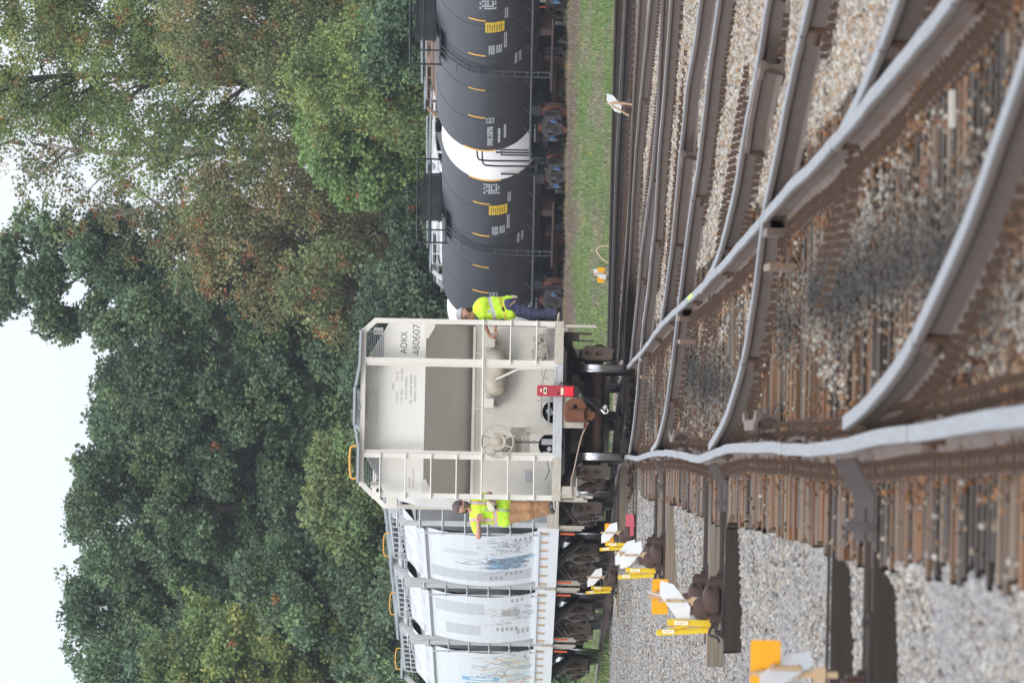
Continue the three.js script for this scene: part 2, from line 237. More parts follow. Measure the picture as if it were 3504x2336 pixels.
// ------------------------------------------------------------------ tracks
const HEADW = 0.036;
const profBody = [[-0.07, -0.172], [0.07, -0.172], [0.07, -0.16], [0.013, -0.138], [0.011, -0.05], [0.036, -0.036], [0.036, -0.006], [-0.036, -0.006], [-0.036, -0.036], [-0.011, -0.05], [-0.013, -0.138], [-0.07, -0.16]];
const profTop = [[0.0365, -0.016], [0.035, -0.003], [0.028, 0.001], [-0.028, 0.001], [-0.035, -0.003], [-0.0365, -0.016]];
function railPath(key, lift = 0) {
  const pts = RAILS[key].map(([x, d]) => V(x, (d < 300 ? el(d) : 0) + lift, -d));
  const c = new THREE.CatmullRomCurve3(pts, false, 'centripetal'), n = Math.round(c.getLength() / 1.3), k = key.length * 3 + key.charCodeAt(0) + (key.charCodeAt(2) || 0), out = c.getSpacedPoints(n);
  out.forEach((p) => { p.x += 0.010 * noise(p.z * 0.22, k * 3.1) + 0.004 * noise(p.z * 0.7, k); p.y += 0.012 * noise(p.z * 0.16, k * 1.7, 4) + 0.006 * noise(p.z * 0.6, k, 2); });
  return out;
}
const normals = (path) => path.map((p, i) => { const t = path[Math.min(i + 1, path.length - 1)].clone().sub(path[Math.max(i - 1, 0)]); return V(-t.z, 0, t.x).normalize(); });
function sweep(path, prof, closed) {
  const N = normals(path), rows = path.map((p, i) => prof.map(([a, b]) => [p.x + N[i].x * a, p.y + b, p.z + N[i].z * a]));
  const g = skin(rows, closed); if (!closed) return g;
  const cap = []; for (const row of [rows[0], rows[rows.length - 1]]) for (let j = 1; j < row.length - 1; j++) cap.push(...row[0], ...row[j], ...row[j + 1]);
  const c = new THREE.BufferGeometry(); c.setAttribute('position', new THREE.Float32BufferAttribute(cap, 3)); c.computeVertexNormals();
  return join([g, c]);
}
function rail(parent, key, top, side = M.railSide, lift = 0) {
  const path = railPath(key, lift), r = part('rail', sweep(path, profBody, true), side, parent);
  part('running_surface', sweep(path, profTop, false), top, r);
  return path;
}
const tieGeo = [0, 1, 2, 3].map((k) => { const g = new THREE.BoxGeometry(1, 0.17, 0.225, 3, 1, 2), p = g.attributes.position; for (let i = 0; i < p.count; i++) p.setXYZ(i, p.getX(i) + 0.012 * noise(i * 1.3, k * 5), p.getY(i) + 0.012 * noise(p.getX(i) * 3, p.getZ(i) * 20, k), p.getZ(i) + 0.01 * noise(p.getX(i) * 4, k * 3, i)); g.computeVertexNormals(); return g; });
function tie(parent, x, y, z, len, turn, m, name = 'tie') { const o = part(name, pick(tieGeo), m ?? pick(ties), parent); o.position.set(x, y, z); o.rotation.y = turn; o.scale.x = len; return o; }
const plateGeo = join([bx(0.36, 0.02, 0.19, 0, 0, 0), bx(0.03, 0.045, 0.03, 0.095, 0.03, 0.05), bx(0.03, 0.045, 0.03, -0.095, 0.03, -0.05), bx(0.03, 0.05, 0.03, 0.15, 0.03, -0.05), bx(0.03, 0.05, 0.03, -0.15, 0.03, 0.05)]);
const jointGeo = (s) => [bx(0.62, 0.095, 0.03, 0, -0.093, 0.03), bx(0.62, 0.095, 0.03, 0, -0.093, -0.03), ...[-0.24, -0.08, 0.08, 0.24].flatMap((u) => [cylZ(0.022, 0.12, u, -0.093, 0, 8)])];
function joints(parent, path, from, step) {
  let s = 0, next = from; const N = normals(path);
  for (let i = 1; i < path.length; i++) {
    const d = path[i].distanceTo(path[i - 1]); s += d;
    if (s >= next) { next += step; if (!inView(path[i].x, -path[i].z, 0.5)) continue;
      const t = path[i].clone().sub(path[i - 1]), a = Math.atan2(-t.z, t.x);
      const j = part('joint_bar', jointGeo(), M.joint, parent); j.position.copy(path[i]); j.rotation.y = a;
      const gap = part('dark_gap_block', [bx(0.04, 0.10, 0.077, 0.02, -0.048, 0)], M.darkSteel, j); part('bond_strap', [bx(0.42, 0.055, 0.008, -0.1, -0.15, 0.06, 0.5, 0, 0)], M.jointTag, j); }  // dark-coloured block added in place of the shaded gap between rail ends
  }
}
const allPlates = (parent, list) => copies('tie_plates', plateGeo, M.plate, list, parent);
M.braceSteel = std(0.10, 0.095, 0.10, 0.7, 0.2, { map: texRust });
// the ladder track that the train stands on
const ladder = thing('ladder_track', 'worn ladder track with wavy silver rails under the hopper train', 'railway track');
{
  const pl = rail(ladder, 'L', M.railTop), pr = rail(ladder, 'R', M.railTop), plates = [];
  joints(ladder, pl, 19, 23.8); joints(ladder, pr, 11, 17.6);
  const zone = { 1: [33, 61], 2: [78, 106], 3: [122, 140], 4: [172, 192.5] };
  for (let D = 33.6; D < 186; D += 0.53 + rr(-0.03, 0.03)) {
    const l = xAt('L', D), r = xAt('R', D); let right = r;
    for (const k of [1, 2, 3, 4]) if (D > zone[k][0] && D < zone[k][1]) right = Math.max(right, xAt('Rp' + k, D));
    const a = l - 0.54 + rr(-0.07, 0.05), b = right + 0.52 + rr(-0.06, 0.08), y = el(D) - 0.263 + rr(-0.008, 0.012);
    const dark = oilAt((l + r) / 2, D) > 0.5 && rnd() < 0.32;
    tie(ladder, (a + b) / 2, y, -D, b - a, rr(-0.012, 0.012), dark ? ties[5] : undefined);
    for (const x of [l, r]) plates.push([x, y + 0.095, -D, 0, 0, 0, 1, 1, 1]);
    for (const k of [1, 2, 3, 4]) if (D > zone[k][0] && D < zone[k][1]) for (const s of ['Lp', 'Rp']) { const R = RAILS[s + k], x = xAt(s + k, D); if (D < R[0][1] && x < r + 2 && (s === 'Rp' ? x > r + 0.15 : x > l + 0.15)) plates.push([x, y + 0.095, -D, 0, 0.06, 0, 1, 1, 1]); }
  }
  allPlates(ladder, plates);
  // the long ties that carry the switch stands
  for (const [D, x0, x1, m] of [[57.9, -2.3, 0.9, tieNew], [65.7, -2.6, 0.7, tieNew], [100.4, -2.62, 1.0, tieNew], [109.4, -3.0, 0.9, tieGrey], [143.9, -3.1, 0.6, tieGrey], [155.3, -3.5, 0.5, tieGrey], [192.4, -3.6, 0.2, tieGrey], [209.5, -4.9, -1.7, tieGrey]]) {
    const o = tie(ladder, (x0 + x1) / 2, (D > 200 ? -0.24 : el(D) - 0.262), -D + 0.1, x1 - x0, 0, m, 'headblock_tie'); o.scale.z = 1.1;
    part('switch_rod', [bx(Math.max(0.4, -x0 + xAt('L', D) + 0.6), 0.018, 0.04, (x0 + xAt('L', D)) / 2 + 0.5, (D > 200 ? -0.15 : el(D) - 0.168), -D - 0.12)], M.darkSteel, ladder);
  }
  part('paint_mark', [sweep([[0.43, 113.5], [0.455, 111.5], [0.475, 109.8], [0.495, 108]].map(([x, d]) => V(xAt('R', d), el(d) + 0.006, -d)), [[0.02, 0], [-0.02, 0]], false)], std(0.45, 0.75, 0.05, 0.7), ladder);
  for (const [d0, n] of [[57.2, 7], [98.6, 8], [146, 8]]) for (let k = 0; k < n; k++) { const d = d0 + k * 0.53, x = xAt('L', d), y = el(d); part('rail_brace', [bar([x - 0.06, y - 0.05, -d], [x - 0.24, y - 0.15, -d], 0.09, 0.018), bx(0.26, 0.018, 0.11, x - 0.34, y - 0.155, -d), bx(0.05, 0.04, 0.05, x - 0.40, y - 0.13, -d)], M.braceSteel, ladder); }
  // guard rails and heavy frog plates beside the crossings
  for (const [key, d0, d1, off] of [['L', 79, 84, 0.16], ['L', 122.5, 127, 0.16], ['Rp2', 80, 85, -0.16], ['Rp3', 121, 127, -0.16], ['Rp1', 38, 44, -0.16]]) {
    const pts = []; for (let d = d0; d <= d1; d += 0.5) { const f = Math.min(d - d0, d1 - d) < 0.6 ? 0.06 : 0; pts.push(V(xAt(key, d) + off + Math.sign(off) * f, el(d) + 0.006, -d)); }
    part('guard_rail', sweep(pts, profBody, true), M.railSide, ladder);
  }
  for (const [k, d] of [[2, 78.6], [3, 122], [4, 170.6]]) {
    const x = xAt('R', d);
    part('crossing_frog', [bx(0.30, 0.02, 2.6, x, el(d) - 0.16, -d), bx(0.05, 0.15, 2.0, x - 0.10, el(d) - 0.085, -d + 0.5), bx(0.05, 0.15, 1.6, x + 0.11, el(d) - 0.085, -d - 0.3), bx(0.13, 0.05, 0.9, x - 0.01, el(d) - 0.03, -d)], M.railSide, ladder);
    part('wing_rail_plate', [bx(0.045, 0.165, 1.9, x - 0.34, el(d) - 0.08, -d + 2.2)], std(0.2, 0.155, 0.125, 0.85, 0, { map: texRust }), ladder);
  }
}
const trackWords = ['nearest diverging track, curving off at the lower right edge', 'second diverging track, its frog nearest the middle of the ladder', 'third diverging track leaving the ladder for the right', 'fourth diverging track with the sharpest crossing by the hopper wheels', 'fifth yard track running out from behind the parked hopper', 'dull brown yard track just short of the grass edge', 'dark farthest yard track along the grass'];
for (let k = 1; k <= 7; k++) {
  const t = thing('yard_track', trackWords[k - 1], 'railway track'), far = k > 5, plates = [];
  const a = rail(t, 'Lp' + k, far ? M.railDark : k === 5 ? M.railTopDull : M.railTop, far ? M.railDark : M.railSide), b = rail(t, 'Rp' + k, k === 7 ? M.railDark : k > 3 ? M.railTopDull : M.railTop, far ? M.railDark : M.railSide);
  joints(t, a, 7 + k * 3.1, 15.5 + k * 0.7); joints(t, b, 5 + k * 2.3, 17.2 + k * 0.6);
  const N = normals(a); let s = 0, next = 0;
  for (let i = 1; i < a.length; i++) {
    const seg = a[i].distanceTo(a[i - 1]);
    while (next < s + seg) {
      const p = a[i - 1].clone().lerp(a[i], (next - s) / seg), D = -p.z; next += 0.54;
      if (!inView(p.x + 0.7, D, 1.6) || (k < 5 && p.x < xAt('R', D) + 0.85)) continue;
      // the second rail lies along the normal
      const n = N[i], y = p.y - 0.268;
      let w = 1.51; tie(t, p.x + n.x * w / 2, y, p.z + n.z * w / 2, 2.55, Math.atan2(-n.z, n.x) + rr(-0.015, 0.015), k > 5 ? pick([ties[5], ties[2]]) : undefined);
      plates.push([p.x, y + 0.095, p.z, 0, Math.atan2(-n.z, n.x), 0, 1, 1, 1], [p.x + n.x * w, y + 0.095, p.z + n.z * w, 0, Math.atan2(-n.z, n.x), 0, 1, 1, 1]);
    }
    s += seg;
  }
  if (plates.length) allPlates(t, plates);
}

// ------------------------------------------------------------------ switch stands
const hexPts = [[0.165, 0.105], [0.135, 0.012], [-0.045, -0.115], [-0.17, -0.105], [-0.14, -0.015], [0.05, 0.108]];
function stand(label, x, y, D, { turn = 0, flip = 1, orangeUp = 0, orangeTurn = 0.15, hex = true, orange = true, lever = true, hexTurn = 0, s = 1, red = false, hx = 0, group }) {
  const t = thing('switch_stand', label, 'switch stand', x, y, -D, turn, group); t.scale.setScalar(s);
  part('base_plate', [bx(0.62, 0.02, 0.36, 0, 0.01, 0), cyl(0.02, 0.02, 0.04, 0.26, 0.03, 0.12), cyl(0.02, 0.02, 0.04, -0.26, 0.03, 0.12)], M.darkSteel, t);
  const lathe = (r, h, px) => { const g = new THREE.LatheGeometry([[0.0, 0], [r * 0.95, 0], [r, 0.03], [r, h * 0.55], [r * 0.88, h * 0.85], [r * 0.55, h], [0, h]].map((p) => new THREE.Vector2(...p)), 18); return g.translate(px, 0.02, 0); };
  part('housing', [lathe(0.15, 0.16, hx), lathe(0.11, 0.24, hx - 0.06), bx(0.40, 0.10, 0.20, hx + 0.02, 0.07, 0), bx(0.05, 0.12, 0.24, hx + 0.17, 0.08, 0)], M.housing, t);
  part('bolt', [-0.11, 0.0, 0.11].flatMap((u) => [cyl(0.016, 0.016, 0.03, hx + u, 0.13, 0.1, 0, 0, 0, 6), cylZ(0.014, 0.03, hx + u, 0.06, 0.105, 6)]), M.darkSteel, t);
  part('connecting_rod', [bx(0.9, 0.025, 0.04, hx + 0.6, 0.03, 0.02), cyl(0.03, 0.03, 0.05, hx + 0.22, 0.04, 0.02)], M.grime, t);
  part('mast', [cyl(0.018, 0.018, 0.40, 0, 0.36, 0), bx(0.07, 0.06, 0.05, 0, 0.25, 0)], M.tan, t);
  if (hex) {
    const pts = hexPts.map(([a, b]) => [a * flip * 1.05, b * 1.2]);
    const h = part('white_target', [place(extr(pts, 0.004), 0, 0.42, 0.022)], M.white, t); h.rotation.y = hexTurn;
    part('clamp', [bx(0.022, 0.16, 0.018, 0, 0.42, 0.036), cylZ(0.009, 0.05, -0.002, 0.48, 0.03, 8), cylZ(0.009, 0.05, -0.002, 0.36, 0.03, 8)], M.tan, h);
  }
  if (orange) { const o = part('orange_target', [place(extr([[-0.155, -0.075], [0.155, -0.075], [0.165, -0.065], [0.165, 0.065], [0.155, 0.075], [-0.155, 0.075], [-0.165, 0.065], [-0.165, -0.065]], 0.004), 0, 0.42 + orangeUp, -0.025)], M.orange, t); o.rotation.y = orangeTurn; part('clamp', [bx(0.02, 0.15, 0.012, 0, 0.42 + orangeUp, -0.012), cylZ(0.008, 0.03, 0, 0.465 + orangeUp, -0.012, 8), cylZ(0.008, 0.03, 0, 0.375 + orangeUp, -0.012, 8)], M.tan, o); }
  if (lever) {
    const l = part('throw_lever', [bar([-0.19, 0.06, 0.05], [-0.185, 0.48, 0.06], 0.05, 0.03), bar([-0.245, 0.13, 0.05], [-0.275, 0.57, 0.08], 0.044, 0.03), bar([-0.275, 0.57, 0.08], [-0.20, 0.26, 0.06], 0.034, 0.02), bx(0.06, 0.03, 0.03, -0.17, 0.11, 0.05)], M.yellow, t);
    part('sticker', [place(new THREE.PlaneGeometry(0.034, 0.12), -0.187, 0.36, 0.088), place(new THREE.PlaneGeometry(0.03, 0.1), -0.262, 0.47, 0.108)], stickerMat, l);
    part('foot_pedal', [tube([[-0.22, 0.10, 0.08], [-0.28, 0.12, 0.10], [-0.31, 0.05, 0.12], [-0.35, 0.03, 0.12]], 0.012, 12, 6), tube([[-0.18, 0.05, 0.1], [-0.27, 0.06, 0.12], [-0.30, 0.0, 0.14], [-0.36, -0.01, 0.12]], 0.012, 12, 6), cyl(0.03, 0.03, 0.05, -0.2, 0.08, 0.06)], M.darkSteel, t);
  }
  if (red) part('red_flag_blade', [place(extr([[-0.02, -0.07], [0.15, -0.07], [0.19, -0.055], [0.19, 0.055], [0.15, 0.07], [-0.02, 0.07]], 0.006), 0.13, 0.08, 0.2, 0, 0, 0.06), bx(0.16, 0.06, 0.005, 0.04, 0.05, 0.195)], M.redFlag, t);
  return t;
}
const stickerMat = new THREE.MeshStandardMaterial({ roughness: 0.6, map: canvasTex(64, 256, (c, w, h) => { c.fillStyle = '#f3ead2'; c.fillRect(0, 0, w, h); c.save(); c.translate(w / 2, h / 2); c.rotate(-Math.PI / 2); c.fillStyle = '#7a5a34'; c.font = 'bold 30px sans-serif'; c.textAlign = 'center'; c.fillText('DO NOT USE', 0, 10, 230); c.restore(); }) });
M.redFlag = std(0.50, 0.09, 0.12, 0.6);
const tieTop = (D) => el(D) - 0.175;
stand('orange switch target cut by the bottom left corner, nearest of all', -1.62, tieTop(57.9), -(-57.9), { orangeUp: 0.10, orangeTurn: 0, hexTurn: 1.05, flip: -1, lever: false, hx: -0.22 });
stand('switch stand facing with a white hexagon target on the long dark tie', -2.2, tieTop(100.4), 100.4, { flip: 1, orange: false, hexTurn: 0 });
stand('switch stand with an orange rectangle target behind the long dark tie', -2.36, tieTop(109.4), 109.4, { hexTurn: 1.45, flip: 1, orangeUp: 0.02, orangeTurn: 0.1, lever: false });
stand('nearer of two overlapping white hexagon stands, yellow lever beside it', -2.6, tieTop(143.9), 143.9, { flip: -1, orange: false, hexTurn: -0.1 });
stand('white hexagon stand half hidden behind another white hexagon', -2.78, tieTop(155.3), 155.3, { flip: -1, orange: false, hexTurn: 0.1, lever: false });
stand('stand with white hexagon before an orange target and a low red blade', -3.12, tieTop(192.5) + 0.02, 192.4, { flip: -1, orangeUp: 0.0, orangeTurn: 0.3, hexTurn: 0, red: true });
stand('small white hexagon stand in front of the second hopper car', -4.2, -0.16, 209.5, { flip: -1, orange: false, hexTurn: -0.15 });
stand('white hexagon stand with a tan hoop handle on the right tracks', 4.2, -0.30, 205, { flip: 1, orange: false, lever: false, hexTurn: 0.25 });
stand('small orange and white stand at the edge of the grass', 1.45, -0.38, 249, { flip: 1, orangeUp: -0.03, orangeTurn: 0.2, hexTurn: 0.9, lever: false });
tag(part('hoop_handle', [tube([[4.18, -0.22, -204.7], [4.21, 0.02, -204.7], [4.22, 0.13, -204.7], [4.17, 0.16, -204.7], [4.10, 0.04, -204.7], [4.02, -0.09, -204.7], [3.99, -0.15, -204.7]], 0.018, 24, 7)], M.tan), 'tan bent hoop handle in front of the white hexagon on the right', 'handle');
tag(part('hoop_handle', [tube([[2.05, -0.3, -248.6], [2.06, 0.02, -248.6], [2.0, 0.11, -248.6], [1.9, 0.08, -248.6], [1.72, -0.12, -248.6], [1.68, -0.3, -248.6]], 0.02, 24, 7)], M.tan), 'pale hoop handle standing alone before the grass', 'handle');

tag(part('wood_slat', [bx(0.15, 0.022, 0.05, 0.98, -0.15, -47.45, 0.05, 0.04, 0.02)], std(0.5, 0.47, 0.43, 0.8)), 'pale broken slat lying on the ties at the lower right', 'slat');

// ------------------------------------------------------------------ railway cars: shared pieces (y is height above the rail, cars run from z = 0 towards -z)
const wheelGeo = (() => { const pr = [[0.09, -0.06], [0.14, -0.055], [0.16, -0.02], [0.36, 0.0], [0.40, -0.055], [0.452, -0.062], [0.457, -0.05]]; const back = [[0.478, 0.068], [0.47, 0.078], [0.40, 0.078], [0.37, 0.03], [0.16, 0.03], [0.14, 0.07], [0.09, 0.075]];
  const f = (p) => place(new THREE.LatheGeometry(p.map((q) => new THREE.Vector2(...q)), 40), 0, 0, 0, 0, 0, -Math.PI / 2);
  return { face: join([f(pr), f(back)]), tread: f([[0.457, -0.05], [0.4585, 0.02], [0.462, 0.035], [0.474, 0.046], [0.480, 0.056], [0.478, 0.068]]) }; })();   // outer face towards -x, flange towards +x (left wheel)
const sideFrameGeo = (() => {
  const o = [[-1.18, 0.30], [-1.20, 0.62], [-0.98, 0.66], [-0.72, 0.70], [-0.42, 0.78], [0.42, 0.78], [0.72, 0.70], [0.98, 0.66], [1.20, 0.62], [1.18, 0.30], [0.98, 0.36], [0.98, 0.52], [0.70, 0.50], [0.46, 0.20], [-0.46, 0.20], [-0.70, 0.50], [-0.98, 0.52], [-0.98, 0.36]];
  const s = new THREE.Shape(o.map((p) => new THREE.Vector2(...p)));
  s.holes.push(new THREE.Path([[-0.30, 0.30], [-0.30, 0.66], [0.30, 0.66], [0.30, 0.30]].map((p) => new THREE.Vector2(...p))), new THREE.Path([[-0.66, 0.55], [-0.42, 0.67], [-0.40, 0.36]].map((p) => new THREE.Vector2(...p))), new THREE.Path([[0.66, 0.55], [0.40, 0.36], [0.42, 0.67]].map((p) => new THREE.Vector2(...p))));
  const g = new THREE.ExtrudeGeometry(s, { depth: 0.13, bevelEnabled: true, bevelSize: 0.018, bevelThickness: 0.02, bevelSegments: 1 });
  return place(g, -0.065, 0, 0, 0, Math.PI / 2, 0);
})();
const frameEnd = (x) => { // the cast end of a side frame, with its two core holes
  const s = new THREE.Shape([[-0.09, 0.24], [0.07, 0.22], [0.105, 0.3], [0.105, 0.66], [0.06, 0.74], [-0.07, 0.74], [-0.105, 0.66], [-0.105, 0.32]].map((p) => new THREE.Vector2(...p)));
  for (const [y, r] of [[0.63, 0.075], [0.45, 0.07]]) { const h = new THREE.Path(); h.absellipse(0, y, 0.045, r, 0, Math.PI * 2, true); s.holes.push(h); }
  return [place(new THREE.ExtrudeGeometry(s, { depth: 0.07, bevelEnabled: true, bevelSize: 0.01, bevelThickness: 0.012, bevelSegments: 1, curveSegments: 8 }), x, 0, 1.17), bx(0.15, 0.10, 0.3, x, 0.27, 1.02)]; };
function springs(x) { const l = []; for (const z of [-0.17, 0, 0.17]) for (let k = 0; k < 5; k++) l.push(torus(0.062, 0.02, x, 0.31 + k * 0.062, z, Math.PI / 2, 0, 0, 5, 12)); return l; }
function truck(parent, z, { steel = M.truckSteel, cap = M.rustDark, wheel = M.wheelFace, tread = M.tread } = {}) {
  const t = group('truck', parent); t.position.z = z;
  for (const dz of [0.86, -0.86]) {
    for (const s of [-1, 1]) { const w = part('wheel', wheelGeo.face.clone(), wheel, t), r = part('wheel_tread', wheelGeo.tread.clone(), tread, t); for (const o of [w, r]) { o.position.set(s * 0.755, 0.457, dz); if (s > 0) o.rotation.y = Math.PI; } }
    part('axle', [cylX(0.085, 1.5, 0, 0.457, dz), cylX(0.115, 0.25, -0.60, 0.457, dz), cylX(0.115, 0.25, 0.60, 0.457, dz), cylX(0.07, 2.1, 0, 0.457, dz)], M.axle, t);
  }
  for (const s of [-1, 1]) {
    const f = part('side_frame', [sideFrameGeo.clone(), ...frameEnd(0), bx(0.2, 0.1, 0.14, 0, 0.72, -1.16)], steel, t); f.position.x = s * 1.0;
    part('spring_set', springs(s * 1.06), M.grime, t);
    part('bearing_cap', [cylX(0.10, 0.10, s * 1.09, 0.457, 0.86), cylX(0.10, 0.10, s * 1.09, 0.457, -0.86), cylX(0.06, 0.02, s * 1.15, 0.457, 0.86), cylX(0.06, 0.02, s * 1.15, 0.457, -0.86)], cap, t);
  }
  part('bolster', [bx(2.3, 0.22, 0.36, 0, 0.58, 0), bx(0.5, 0.1, 0.5, 0, 0.74, 0)], steel, t);
  part('brake_beam', [bx(1.5, 0.09, 0.09, 0, 0.40, 0.36), bx(1.5, 0.09, 0.09, 0, 0.40, -0.36), rod([0, 0.4, 0.36], [0.1, 0.75, 0.1], 0.03)], M.grime, t);
  return t;
}
function coupler(parent, z, y = 0.84, m = M.rust) {
  const s = new THREE.Shape([[-0.14, -0.16], [0.1, -0.17], [0.19, -0.1], [0.205, 0.06], [0.14, 0.16], [-0.02, 0.185], [-0.13, 0.17], [-0.17, 0.1], [-0.17, -0.1]].map((p) => new THREE.Vector2(...p))), h = new THREE.Path(); h.absellipse(0.075, 0.0, 0.055, 0.05, 0, Math.PI * 2, true); s.holes.push(h);
  part('coupler', [ // cast head with its throat, rounded knuckle, lock lug below, shank
    place(new THREE.ExtrudeGeometry(s, { depth: 0.14, bevelEnabled: true, bevelSize: 0.018, bevelThickness: 0.03, bevelSegments: 2, curveSegments: 12 }), 0, y, z + 0.05),
    cyl(0.10, 0.10, 0.27, -0.06, y - 0.01, z + 0.24, 0, 0, 0, 18), cyl(0.055, 0.055, 0.33, -0.13, y, z + 0.2, 0, 0, 0, 12), cylZ(0.08, 0.09, -0.07, y - 0.25, z + 0.18, 18), cylZ(0.035, 0.1, -0.02, y - 0.22, z + 0.2, 10), bx(0.16, 0.1, 0.1, -0.02, y - 0.2, z + 0.12),
    bx(0.2, 0.2, 0.5, 0, y, z - 0.2), bx(0.30, 0.03, 0.05, -0.15, y - 0.17, z + 0.22)], m, parent);
}
const sideProfile = (w0, w1, w2, y0, y1, n = 9) => { const o = []; for (let i = 0; i <= n; i++) { const t = i / n; o.push([w0 * (1 - t) * (1 - t) + 2 * t * (1 - t) * (2 * w1 - (w0 + w2) / 2) + w2 * t * t, lerp(y0, y1, t)]); } return o; };

// ------------------------------------------------------------------ the near hopper car
const HX = -1.162, HY = el(197), HZ = -197;
const wallText = canvasTex(2048, 700, (c, w, h) => {
  c.fillStyle = '#e3e0d9'; c.fillRect(0, 0, w, h);
  for (let i = 0; i < 900; i++) { c.fillStyle = `rgba(${90 + 60 * rnd()},${85 + 50 * rnd()},${75 + 40 * rnd()},${0.05 + 0.14 * rnd()})`; c.fillRect(rnd() * w, rnd() * h, 1 + 5 * rnd(), 1 + 9 * rnd()); }
  const P = (x, y) => [(x + 1.46) / 2.92 * w, (4.37 - y) / 1.0 * h], T = (s, x, y, px, col, al = 'left', wd) => { c.fillStyle = col; c.textAlign = al; c.font = (px > 60 ? '' : '') + px + 'px sans-serif'; const p = P(x, y); c.fillText(s, p[0], p[1], wd); };
  T('AOKX', 0.92, 3.71, 106, '#24272d', 'left', 275); T('480607', 0.90, 3.50, 112, '#24272d', 'left', 385);
  const g = '#4c4c4c'; T('SPRG', 0.31, 3.91, 34, g); T('7 OC D5', 0.09, 3.84, 36, g, 'left', 180); T('5 IC D5', 0.46, 3.84, 36, g, 'left', 160); T('2 OC 5062', 0.09, 3.765, 36, g, 'left', 210); T('2 IC 5063', 0.46, 3.765, 36, g, 'left', 210);
  T('36 INCH WHEELS', 0.15, 3.69, 36, g, 'left', 330); T('NO. 24 BRAKE BEAMS', 0.08, 3.61, 36, g, 'left', 430); T('SBE60EE COUPLERS', 0.11, 3.54, 36, g, 'left', 400);
  T('CAUTION', -1.34, 3.605, 32, '#a04a48', 'left', 130); T('NO SIDE LADDER', -1.34, 3.54, 32, '#a04a48', 'left', 230);
});
const wallMat = new THREE.MeshStandardMaterial({ map: wallText, roughness: 0.55 });
const hop = thing('hopper_car', 'beige covered hopper car marked AOKX 480607, nearest end of the train', 'hopper car', HX, HY, HZ, 1.45 * deg);
